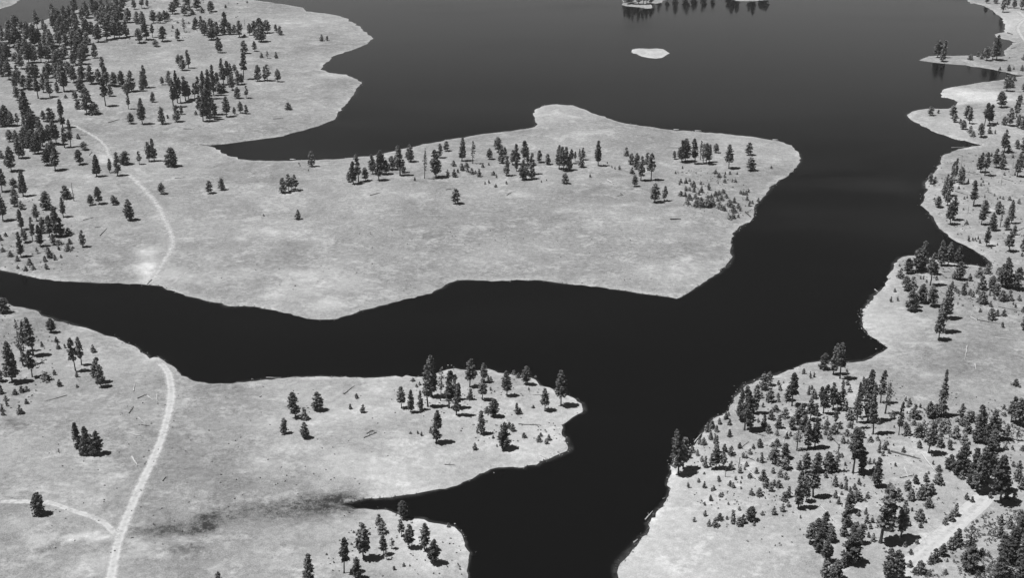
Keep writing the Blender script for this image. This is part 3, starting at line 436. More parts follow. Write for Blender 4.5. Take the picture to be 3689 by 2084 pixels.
def parse(rows):
    out = []
    for ox, oy, s, txt in rows:
        for e in txt.replace('\n', '').split(';'):
            e = e.strip()
            if not e: continue
            k = 'p'
            if e[-1].isalpha(): k = e[-1]; e = e[:-1]
            x, b, t, w = map(float, e.split()); out.append([ox + x / s, oy + b / s, oy + t / s, w / s, k])
    return out
T = parse(TREES)
r = random.Random(11)
for i in range(34):                                       # trees of the far island, just above the picture, that mirror in the lake
    x = 2150 + r.uniform(330, 2250) / 3.68; T.append([x, -6 - r.uniform(0, 7), -6 - r.uniform(38, 60), r.uniform(14, 26), 'p'])
for i in range(52):                                       # the wood filling the upper left corner
    a = r.random(); x = r.uniform(-40, 470); lo = 112 - .27 * max(x, 0); b = r.uniform(lo + 6, lo + 95 + (30 if x < 200 else 0)); T.append([x, b, b - r.uniform(42, 62), r.uniform(18, 30), 'p'])
for i in range(9):
    x = r.uniform(-20, 330); b = r.uniform(205, 330) - .1 * x; T.append([x, b, b - r.uniform(50, 72), r.uniform(20, 32), 'p'])
for i in range(12):
    x = r.uniform(-20, 200); b = r.uniform(425, 560); T.append([x, b, b - r.uniform(50, 80), r.uniform(20, 34), 'p'])
for x, b in ((2262, 14), (2270, 10), (2280, 15), (2300, 14), (2318, 15), (2330, 12), (2250, 8), (2345, 14)):
    T.append([x, b, b - r.uniform(42, 55), r.uniform(14, 20), 'p'])

# ------------------------------------------------------------------ tree meshes
def tri_soup(tufts, size, nf, rg, flatness=0.55):
    """leaf-sized faces scattered round each tuft centre"""
    c = np.repeat(np.array([t[:3] for t in tufts]), nf, 0); rad = np.repeat(np.array([t[3] for t in tufts]), nf)
    n = len(c); off = rg.normal(size=(n, 3)); off /= np.linalg.norm(off, axis=1)[:, None]
    off *= (rg.uniform(0.2, 1, n) ** 0.5 * rad)[:, None]; off[:, 2] *= flatness
    c = c + off
    nrm = rg.normal(size=(n, 3)) + off / (rad[:, None] + 1e-6) * 1.3 + np.array([0, 0, 0.6]); nrm /= np.linalg.norm(nrm, axis=1)[:, None]
    a = np.cross(nrm, rg.normal(size=(n, 3))); a /= np.linalg.norm(a, axis=1)[:, None] + 1e-9; b = np.cross(nrm, a)
    s = size * rg.uniform(0.6, 1.25, n)[:, None]
    v = np.stack([c - a * s * .5 - b * s * .4, c + a * s * .55 - b * s * .3, c + a * s * .25 + b * s * .6, c - a * s * .45 + b * s * .45], 1)
    return v.reshape(-1, 3)
def soup_mesh(name, v, m):
    me = bpy.data.meshes.new(name); n = len(v) // 4
    me.vertices.add(len(v)); me.vertices.foreach_set('co', v.astype(np.float32).ravel())
    me.loops.add(4 * n); me.loops.foreach_set('vertex_index', np.arange(4 * n, dtype=np.int32))
    me.polygons.add(n); me.polygons.foreach_set('loop_start', np.arange(0, 4 * n, 4, dtype=np.int32)); me.polygons.foreach_set('loop_total', np.full(n, 4, np.int32))
    me.update(calc_edges=True); me.materials.append(m); return me
def crown_soup(h, w, c0, kind, seed, dens=1.0, nf=7, size=0.62):
    rg = np.random.RandomState(seed); tufts = []
    z = c0 * h; gaps = [(rg.uniform(c0, .9), rg.uniform(0, 6.28)) for _ in range(5)]
    bend = rg.uniform(-.03, .03, 2)
    while z < h * 0.985:
        t = (z / h - c0) / (1 - c0)
        if kind == 'c': prof = (1 - t) ** 0.9 * 0.95 + .04
        elif kind == 'y': prof = min(1, (t + .25) * 2.4) * (1 - t ** 1.5) ** 0.8 + .05
        elif kind == 'b': prof = min(1, (t + .35) * 2.2) * (1 - t ** 3.0) ** 0.6
        else: prof = min(1, (t + .3) * 2.2) * (1 - t ** (1.45 + 1.2 * ((seed * 7) % 10) / 10)) ** 0.66 + .05
        nb = rg.randint(5, 8) if kind != 'n' else rg.randint(2, 5)
        a0 = rg.uniform(0, 6.28)
        for j in range(nb):
            a = a0 + j * 6.283 / nb + rg.normal() * 0.35
            if any(abs(z / h - g[0]) < .07 and abs(((a - g[1] + 3.14) % 6.28) - 3.14) < .8 for g in gaps): continue
            L = w / 2 * prof * rg.uniform(.62, 1.08 if kind != 'n' else 1.2)
            rise = rg.uniform(-.18, .16) if kind != 'c' else rg.uniform(-.3, -.08)
            k = max(1, int(L / 0.85 * dens + .5))
            for q in range(k):
                f = (q + rg.uniform(.45, 1)) / k
                tufts.append((math.cos(a) * L * f + rg.normal() * .15 + bend[0] * z, math.sin(a) * L * f + rg.normal() * .15 + bend[1] * z, z + rise * L * f + rg.normal() * .2, rg.uniform(.5, .95) * min(1, .45 + .2 * L)))
        z += rg.uniform(.55, 1.0) * (1.0 / dens) * (1.5 if kind == 'n' else 1.0)
    tufts.append((bend[0] * h, bend[1] * h, h * .985, .35))
    return tri_soup(tufts, size, nf, rg)
def trunk_parts(h, w, c0, seed, r0=None, top=.97, limbs=8):
    rg = random.Random(seed); V = []; F = []; n = 7; r0 = r0 or 0.016 * h + .06
    def tube(pts, rads, n=n):
        base = len(V)
        for i, (p, rr) in enumerate(zip(pts, rads)):
            d = (pts[min(i + 1, len(pts) - 1)] - pts[max(i - 1, 0)]).normalized(); a = d.orthogonal().normalized(); b = d.cross(a)
            for j in range(n):
                q = p + (a * math.cos(6.2832 * j / n) + b * math.sin(6.2832 * j / n)) * rr; V.append(q)
            if i:
                for j in range(n): F.append((base + (i - 1) * n + j, base + (i - 1) * n + (j + 1) % n, base + i * n + (j + 1) % n, base + i * n + j))
    zs = [-.4, .0, .06, .2, .4, .6, .8, top]
    tube([Vector((rg.uniform(-.1, .1) if 0 < z < 1 else 0, rg.uniform(-.1, .1), z * h if z > -.1 else -.4)) for z in zs], [r0 * (1.35 if z <= 0 else 1.0) * (1 - .86 * max(z, 0)) for z in zs])
    for i in range(limbs):
        z = rg.uniform(c0, .8) * h; a = rg.uniform(0, 6.28); L = w * rg.uniform(.25, .42)
        p = Vector((0, 0, z)); q = Vector((math.cos(a) * L, math.sin(a) * L, z + L * rg.uniform(-.15, .3)))
        tube([p, p.lerp(q, .5) + Vector((0, 0, .1)), q], [r0 * .28, r0 * .2, .02], 4)
    return V, F
def poly_mesh(name, V, F, m, smooth=True):
    me = bpy.data.meshes.new(name); me.from_pydata([tuple(v) for v in V], [], F); me.update(); me.materials.append(m)
    if smooth: me.polygons.foreach_set('use_smooth', [True] * len(me.polygons))
    return me
VAR = {}
def add_var(kind, specs, m):
    VAR[kind] = []
    for i, (h, w, c0) in enumerate(specs):
        sd = 100 + i * 17 + ord(kind) * 3
        cs = crown_soup(h, w, c0, kind, sd, nf=9, size=(.6 if kind == 'n' else .86) if kind != 'y' else .6)
        low = crown_soup(h, w, c0, kind, sd, dens=.66, nf=4, size=1.5)
        tv, tf = trunk_parts(h, w, c0, sd)
        VAR[kind].append(dict(h=h, w=w, crown=soup_mesh('crown', cs, m), low=low, tv=np.array([tuple(v) for v in tv]), tf=tf, trunk=poly_mesh('trunk', tv, tf, M_bark)))
add_var('p', [(25, 6.0, .16), (25, 6.4, .22), (26, 7.2, .14), (24, 7.6, .24), (26, 8.4, .18), (24, 9.4, .12), (25, 5.2, .28), (24, 8.0, .30), (25, 10.5, .2), (26, 6.8, .36)], M_leaf)
add_var('n', [(26, 5.6, .30), (25, 6.6, .34), (26, 7.4, .26)], M_dry)
add_var('b', [(15, 9.5, .05), (14, 8.0, .08), (16, 8.6, .05), (13, 9.6, .03)], M_leaf)
add_var('c', [(30, 8.6, .13)], M_leaf)
add_var('y', [(7, 4.0, .03), (7, 4.6, .02), (7, 3.4, .05), (6, 5.0, .02), (7.5, 4.2, .04)], M_young)
def snag_mesh(seed, h=22, w=5):
    rg = random.Random(seed); V, F = trunk_parts(h, w, .25, seed, r0=.4, top=1.0, limbs=0)
    V = list(V)
    def tube(p, q, r0, r1):
        b = len(V); d = (q - p).normalized(); a = d.orthogonal().normalized(); c = d.cross(a)
        for pt, rr in ((p, r0), (q, r1)):
            for j in range(4): V.append(pt + (a * math.cos(1.57 * j) + c * math.sin(1.57 * j)) * rr)
        for j in range(4): F.append((b + j, b + (j + 1) % 4, b + 4 + (j + 1) % 4, b + 4 + j))
    for i in range(34):
        z = rg.uniform(.25, .97) * h; a = rg.uniform(0, 6.28); L = w * .5 * rg.uniform(.4, 1) * (1.15 - z / h)
        p = Vector((0, 0, z)); q = p + Vector((math.cos(a) * L, math.sin(a) * L, L * rg.uniform(-.1, .5))); tube(p, q, .09, .03)
        for _ in range(3):
            m_ = p.lerp(q, rg.uniform(.4, .95)); e = m_ + Vector((rg.uniform(-.7, .7), rg.uniform(-.7, .7), rg.uniform(0, .6))); tube(m_, e, .04, .015)
    return V, F
SN = []
for i in range(3):
    v, f = snag_mesh(31 + i, 22, 5 if i else 4); SN.append((22, 5 if i else 4, poly_mesh('snag', v, f, M_dead, False)))

# ------------------------------------------------------------------ where each tree stands, how tall and wide it is
def solve(t):
    x, b, top, w, k = t
    p = hit(x, b); z = p.z if p.z > 0 else 0.0
    g = Vector((p.x, p.y, z)); q = g - cam_p; a = q.dot(up); bb = q.dot(fwd); kk = -(top - PH / 2) / FPX
    h = (kk * bb - a) / (up.z - kk * fwd.z)
    return g, h, w * bb / FPX
PN = []
for t in T:
    g, h, w = solve(t); kind = t[4]
    if h < .8: continue
    if kind == 'p' and h < 7.5: kind = 'y'
    if kind == 'y' and h > 13: kind = 'p' if w / h < .5 else 'b'
    PN.append(dict(src=t, g=g, h=h, w=w, k=kind, area=(t[1] - t[2]) * t[3] * (0.001 if t[1] < 0 else 1)))
# the largest 300 of each kind stand alone
NMAX = 298
mature = sorted([t for t in PN if t['k'] in 'pnbc'], key=lambda t: -t['area']); young = sorted([t for t in PN if t['k'] == 'y'], key=lambda t: -t['area'])
snags = [t for t in PN if t['k'] == 'd']
single_m, rest_m = mature[:NMAX], mature[NMAX:]; single_y, rest_y = young[:NMAX], young[NMAX:]
print('mature', len(mature), 'young', len(young), 'snags', len(snags))

REG = [ # x0 y0 x1 y1, landmark
 (-50, -90, 200, 165, "of the wood at the upper left corner"), (200, -90, 420, 170, "of the densest wood along the top"), (420, -90, 620, 175, "of the wood bordering the upper meadow"),
 (620, -90, 1000, 70, "on the far tip of the upper headland"), (620, 70, 1010, 160, "of the clumps across the upper headland"), (1010, 70, 1300, 200, "alone on the upper headland shore"),
 (620, 160, 1300, 225, "in the open upper headland meadow"), (-50, 165, 150, 300, "of the upper left wood by the frame"), (150, 170, 330, 320, "of the upper left wood, below its crest"), (330, 170, 600, 345, "along the upper meadow's near edge"),
 (330, 345, 620, 460, "in the open grass above the dirt track"), (600, 225, 700, 460, "of the slim group left of the big clump"), (700, 225, 860, 460, "of the big clump amid the upper headland"), (860, 225, 1300, 330, "of the row right of the big clump"), (860, 330, 1300, 460, "in the grass below the big clump"),
 (-50, 300, 130, 470, "of the left edge trees above the grove"), (130, 320, 330, 470, "of the grove beside the faint track"), (-50, 470, 180, 620, "of the grove left of the faint track"), (180, 470, 330, 640, "of the grove's near end by the track"), (330, 470, 640, 650, "around the bright clearing by the track"),
 (-50, 620, 110, 810, "of the left edge stand above the channel"), (110, 640, 330, 810, "of the stand left of the dirt road"), (330, 650, 700, 810, "beside the upper bend of the dirt road"), (-50, 810, 400, 1000, "on the bank above the left channel"),
 (640, 470, 900, 800, "in the grass left of the middle peninsula"), (900, 550, 1180, 800, "below the narrow inlet on the middle peninsula"), (1180, 500, 1420, 700, "of the long row's left clump, middle peninsula"), (1420, 480, 1620, 700, "of the long row near the inlet shore"), (1420, 700, 1900, 800, "standing alone in the middle peninsula"),
 (1620, 480, 1900, 700, "left of centre in the long row"), (1900, 480, 2060, 700, "of the dense middle clump, long row"), (2060, 480, 2230, 700, "right of the dense middle clump"), (2230, 480, 2400, 800, "of the clump before the thicket"), (2400, 480, 2590, 610, "of the upper row near the peninsula's tip"), (2590, 480, 2900, 640, "near the rounded tip of the middle peninsula"),
 (2400, 610, 2520, 900, "in the thicket's left part, middle peninsula"), (2520, 610, 2620, 900, "in the middle of the peninsula thicket"), (2620, 610, 2900, 900, "in the thicket's shore side"),
 (-50, 1050, 130, 1300, "of the lower left shore by the frame"), (130, 1100, 420, 1460, "in the lower left field"), (-50, 1300, 130, 1520, "at the left edge of the lower field"), (200, 1500, 420, 1680, "of the dark clump beside the long road"), (-50, 1680, 420, 2100, "beside the narrow side track, lower left"),
 (950, 1400, 1380, 1640, "in the grass of the lower peninsula"), (1380, 1300, 1600, 1520, "of the lower peninsula's dense clump"), (1600, 1300, 1770, 1520, "of the far shore, lower peninsula"), (1770, 1300, 2100, 1520, "at the tip of the lower peninsula"), (1380, 1520, 2100, 1700, "on the near slope, lower peninsula"),
 (700, 1800, 1420, 2200, "of the bottom edge point, left part"), (1420, 1800, 2000, 2200, "of the bottom edge point by the inlet"),
 (3300, -90, 3800, 60, "on the beach at the upper right corner"), (3300, 60, 3800, 225, "on the thin spit at the upper right"), (3300, 225, 3800, 345, "behind the white sand, upper right"), (3300, 345, 3560, 500, "of the pointed spit below the sand"), (3560, 345, 3800, 460, "right of the pointed spit"), (3560, 460, 3800, 580, "of the right edge slope, upper part"), (3300, 500, 3560, 680, "on the slope right of the dark channel"),
 (3300, 680, 3560, 830, "beside the jagged right shore"), (3560, 580, 3800, 760, "of the right edge slope, middle part"), (3560, 760, 3800, 930, "of the right edge slope above the cove"), (3450, 830, 3560, 930, "beside the pointed cove, right"),
 (3200, 930, 3370, 1030, "of the grove beside the pointed cove"), (3370, 930, 3480, 1120, "of the cove grove's right side"), (3480, 900, 3800, 1010, "of the right edge wood above the field"), (3480, 1010, 3800, 1200, "of the bushes edging the right field"), (3200, 1030, 3370, 1140, "of the cove grove's lower edge"), (3200, 1140, 3480, 1260, "alone in the right field"),
 (2900, 1290, 3090, 1400, "at the bay where the grass meets water"), (2600, 1350, 2760, 1480, "at the hillside's upper shore"), (2600, 1480, 2760, 1570, "of the shore group on the right hillside"), (2760, 1350, 2900, 1480, "of the hillside's top left part"), (2760, 1480, 2900, 1570, "of the hillside's central stand"), (2900, 1400, 3030, 1480, "of the tall row crowning the hillside"), (2900, 1480, 3030, 1580, "below the tall row on the hillside"),
 (3030, 1350, 3200, 1480, "of the tall trees by the right field"), (3030, 1480, 3200, 1580, "below the tall trees by the field"), (3200, 1350, 3330, 1500, "left of the tall conical tree"), (3200, 1500, 3330, 1600, "below the tall conical tree"), (3330, 1350, 3450, 1600, "around the tall conical tree"), (3450, 1350, 3580, 1620, "of the dark thicket by the field"), (3580, 1350, 3800, 1620, "of the right edge thicket by the field"),
 (2350, 1560, 2560, 1640, "on the lower shore of the hillside"), (2350, 1640, 2560, 1710, "around the big dark shore tree"), (2350, 1710, 2560, 1800, "in the pale grass below the shore tree"), (2350, 1800, 2700, 1900, "in the pale grass, lower hillside"), (2560, 1560, 2760, 1640, "of the hillside's left middle"), (2560, 1640, 2680, 1720, "in the middle of the scattered saplings"), (2560, 1720, 2700, 1800, "at the near side of the scattered saplings"),
 (2680, 1640, 2850, 1720, "of the central hillside saplings"), (2700, 1720, 2850, 1850, "below the central hillside saplings"), (2760, 1560, 2900, 1640, "of the hillside's middle stand"), (2850, 1600, 3000, 1710, "of the pale open stand, hillside"), (2850, 1710, 3000, 1800, "of the twin dark trees, lower hillside"), (3000, 1580, 3160, 1720, "around the big hillside tree"), (3160, 1580, 3330, 1720, "in the clearing with white logs"),
 (3330, 1600, 3480, 1720, "of the bushes left of the darkest grove"), (3480, 1600, 3590, 1720, "of the darkest grove, its left half"), (3590, 1600, 3800, 1720, "of the darkest grove, right edge"), (3000, 1720, 3160, 1860, "left of the two lower big trees"), (3160, 1720, 3330, 1860, "of the bushes before the pale road"), (3330, 1720, 3480, 1900, "between the bushes and the pale road"), (3480, 1720, 3800, 1870, "where the pale road ends"),
 (2500, 1880, 2760, 2200, "of the bottom edge, pale grass side"), (2700, 1850, 2900, 2000, "of the bottom thicket's upper side"), (2760, 2000, 2960, 2200, "of the bottom thicket"), (2900, 1800, 3100, 1960, "of the crowded lower hillside"), (2960, 1960, 3160, 2200, "of the lower hillside's bottom edge"), (3100, 1860, 3300, 2000, "beside the widest shadow"), (3160, 2000, 3370, 2200, "left of the pale road's bottom end"),
 (3300, 1860, 3480, 2060, "along the pale road's right verge"), (3370, 1990, 3560, 2200, "of the brush right of the road"), (3480, 1870, 3620, 2200, "right of the road, bottom right"), (3620, 1860, 3800, 2200, "at the bottom right corner"), (3300, 2060, 3800, 2200, "at the bottom right edge"),
]
def region_of(t):
    x, y = t['src'][0], t['src'][1]
    for i, (a, b, c, d, p) in enumerate(REG):
        if a <= x < c and b <= y < d: return i
    return min(range(len(REG)), key=lambda i: (max(REG[i][0] - x, 0, x - REG[i][2])) ** 2 + (max(REG[i][1] - y, 0, y - REG[i][3])) ** 2)
ORD = "first second third fourth fifth sixth seventh eighth ninth tenth eleventh twelfth".split()
def looks(t, kind):
    h, a, k = t['h'], t['w'] / t['h'], t['k']
    if kind == 'young':
        s = 'tiny' if h < 3.5 else 'small' if h < 6 else 'large'
        return s + (' bushy' if a > .62 else ' slim' if a < .42 else '') + ' young pine'
    if k == 'n': return 'sparse thin-crowned pine' if h > 18 else 'short sparse pine'
    if k == 'b': return 'broad bushy dark tree'
    if k == 'c': return 'very tall conical dark tree'
    s = 'very tall' if h > 29 else 'tall' if h > 23 else 'short' if h < 16 else 'mid-height'
    return s + (' slender' if a < .27 else ' broad' if a > .42 else '') + ' pine'
ROWN = {1: [''], 2: ['farther row', 'nearer row'], 3: ['farthest row', 'middle row', 'nearest row']}
def rown(n):
    if n in ROWN: return ROWN[n]
    return ['farthest row'] + [ORD[i] + ' row from back' for i in range(1, n - 1)] + ['nearest row']
def label_all(items, kind):
    by = {}
    for t in items: by.setdefault(region_of(t), []).append(t)
    for ri, L in by.items():
        L.sort(key=lambda t: t['src'][1]); n = max(1, math.ceil(len(L) / 8)); names = rown(n); per = math.ceil(len(L) / n)
        for q in range(n):
            row = sorted(L[q * per:(q + 1) * per], key=lambda t: t['src'][0])
            for i, t in enumerate(row):
                pos = 'lone' if len(L) == 1 else ('leftmost' if i == 0 else 'rightmost' if i == len(row) - 1 else ORD[i] + ' from left')
                lk = looks(t, kind); ph = REG[ri][4]
                if len(L) == 1: s = f"lone {lk} {ph}"
                elif n == 1: s = f"{lk}, {pos} {ph}"
                else: s = f"{lk}, {pos}, {names[q]} {ph}"
                if len(s.split()) > 16: s = s.replace(' from back', '')
                if len(s.split()) > 16: s = s.replace(' from left', '')
                if len(s.split()) > 16: s = s.replace('broad bushy dark', 'broad dark').replace('sparse thin-crowned', 'sparse')
                t['label'] = s; t['ri'] = ri
label_all(single_m, 'mature'); label_all(single_y, 'young'); label_all(snags, 'mature')

def place(o, g, sx, sz, rg, lean=.045):
    o.location = g; o.scale = (sx, sx, sz); o.rotation_euler = (rg.uniform(-lean, lean), rg.uniform(-lean, lean), rg.uniform(0, 6.283))
rg = random.Random(5); used = {}
def pick(t):
    V = VAR[t['k']]; a = t['w'] / t['h']
    c = sorted(V, key=lambda v: abs(v['w'] / v['h'] - a) + rg.uniform(0, .10)); return c[0]
def link(o, parent=None):
    C.objects.link(o)
    if parent: o.parent = parent
    return o
for t in single_m + single_y:
    v = pick(t); sx, sz = t['w'] / v['w'] * (1.24 if t['k'] == 'y' else 1.12 if t['k'] == 'b' else 1.13), t['h'] / v['h']; isy = t['k'] == 'y'
    name = 'young_pine' if isy else 'bushy_tree' if t['k'] == 'b' else 'pine_tree'
    root = link(bpy.data.objects.new(name, None)); root.empty_display_size = 1
    place(root, t['g'], sx, sz, rg)
    link(bpy.data.objects.new('trunk', v['trunk']), root); link(bpy.data.objects.new('crown', v['crown']), root)
    root['label'] = t['label']; root['category'] = 'young pine' if isy else 'bushy tree' if t['k'] == 'b' else 'pine tree'
    root['group'] = 'young pines scattered over the shores' if isy else 'broad bushy trees among the pines' if t['k'] == 'b' else 'pines standing on the lake shores'
SL = {}
for i, t in enumerate(snags):
    h, w, me = SN[i % 3]; o = link(bpy.data.objects.new('dead_tree', me)); place(o, t['g'], max(.5, t['w'] / w), t['h'] / h, rg, .03)
    ph = REG[t['ri']][4]; big = 'tall' if t['h'] > 18 else 'short'
    o['label'] = f"{big} bare dead tree with grey trunk, {ph.replace('of the', 'in the')}"
    if o['label'] in SL: o['label'] = f"{big} bare dead tree farther right, {ph.replace('of the', 'in the')}"
    SL[o['label']] = 1; o['category'] = 'dead tree'; o['group'] = 'dead trees'
def merged(name, items, lab):
    VV = []; FF = []; MI = []; nb = 0
    for t in items:
        v = pick(t); sx, sz = t['w'] / v['w'] * 1.20, t['h'] / v['h']; a = rg.uniform(0, 6.28); ca, sa = math.cos(a), math.sin(a)
        M = np.array([[ca * sx, -sa * sx, 0], [sa * sx, ca * sx, 0], [0, 0, sz]])
        c = v['low'] @ M.T + np.array(t['g']); VV.append(c); n = len(c) // 4; FF += [tuple(range(nb + 4 * i, nb + 4 * i + 4)) for i in range(n)]; MI += [0] * n; nb += len(c)
        c = v['tv'] @ M.T + np.array(t['g']); VV.append(c); FF += [tuple(nb + q for q in f) for f in v['tf']]; MI += [1] * len(v['tf']); nb += len(c)
    me = bpy.data.meshes.new(name); me.from_pydata(np.concatenate(VV).tolist(), [], FF); me.materials.append(M_leaf if 'forest' in name else M_young); me.materials.append(M_bark)
    me.polygons.foreach_set('material_index', MI); o = link(bpy.data.objects.new(name, me)); o['kind'] = 'stuff'; o['label'] = lab; o['category'] = 'trees'
merged('forest', rest_m, 'many small distant pines filling the far woods and shores')
if rest_y: merged('undergrowth', rest_y, 'tiny seedlings dotted over the grass between the trees')

# ------------------------------------------------------------------ fallen logs, driftwood, rocks, boats
def log_mesh(L, r0, seed, m, stubs=6, root=False):
    q = random.Random(seed); V = []; F = []; n = 7; K = 8
    def tube(pts, rads):
        b = len(V)
        for i, (p, rr) in enumerate(zip(pts, rads)):
            d = (pts[min(i + 1, len(pts) - 1)] - pts[max(i - 1, 0)]).normalized(); a = d.orthogonal().normalized(); c = d.cross(a)
            for j in range(n): V.append(p + (a * math.cos(6.2832 * j / n) + c * math.sin(6.2832 * j / n)) * rr)
            if i:
                for j in range(n): F.append((b + (i - 1) * n + j, b + (i - 1) * n + (j + 1) % n, b + i * n + (j + 1) % n, b + i * n + j))
        F.append(tuple(b + j for j in range(n))[::-1]); F.append(tuple(b + (len(pts) - 1) * n + j for j in range(n)))
    tube([Vector((L * i / K, q.uniform(-.01, .01) * L, r0 * .8 + q.uniform(0, .08))) for i in range(K + 1)], [r0 * (1 - .7 * i / K) for i in range(K + 1)])
    for i in range(stubs):
        x = L * q.uniform(.35, .98); l = q.uniform(.5, 1.7); a = q.uniform(-.3, 3.4); p = Vector((x, 0, r0 * .6)); tube([p, p + Vector((l * .6, math.cos(a) * l, abs(math.sin(a)) * l * .8))], [.08, .03])
    if root:
        for i in range(7):
            a = i * .9; p = Vector((0, 0, r0 * .8)); tube([p, p + Vector((-.4, math.cos(a) * 1.3, math.sin(a) * 1.1 + .2))], [r0 * .5, .05])
    return poly_mesh('log', V, F, m, False)
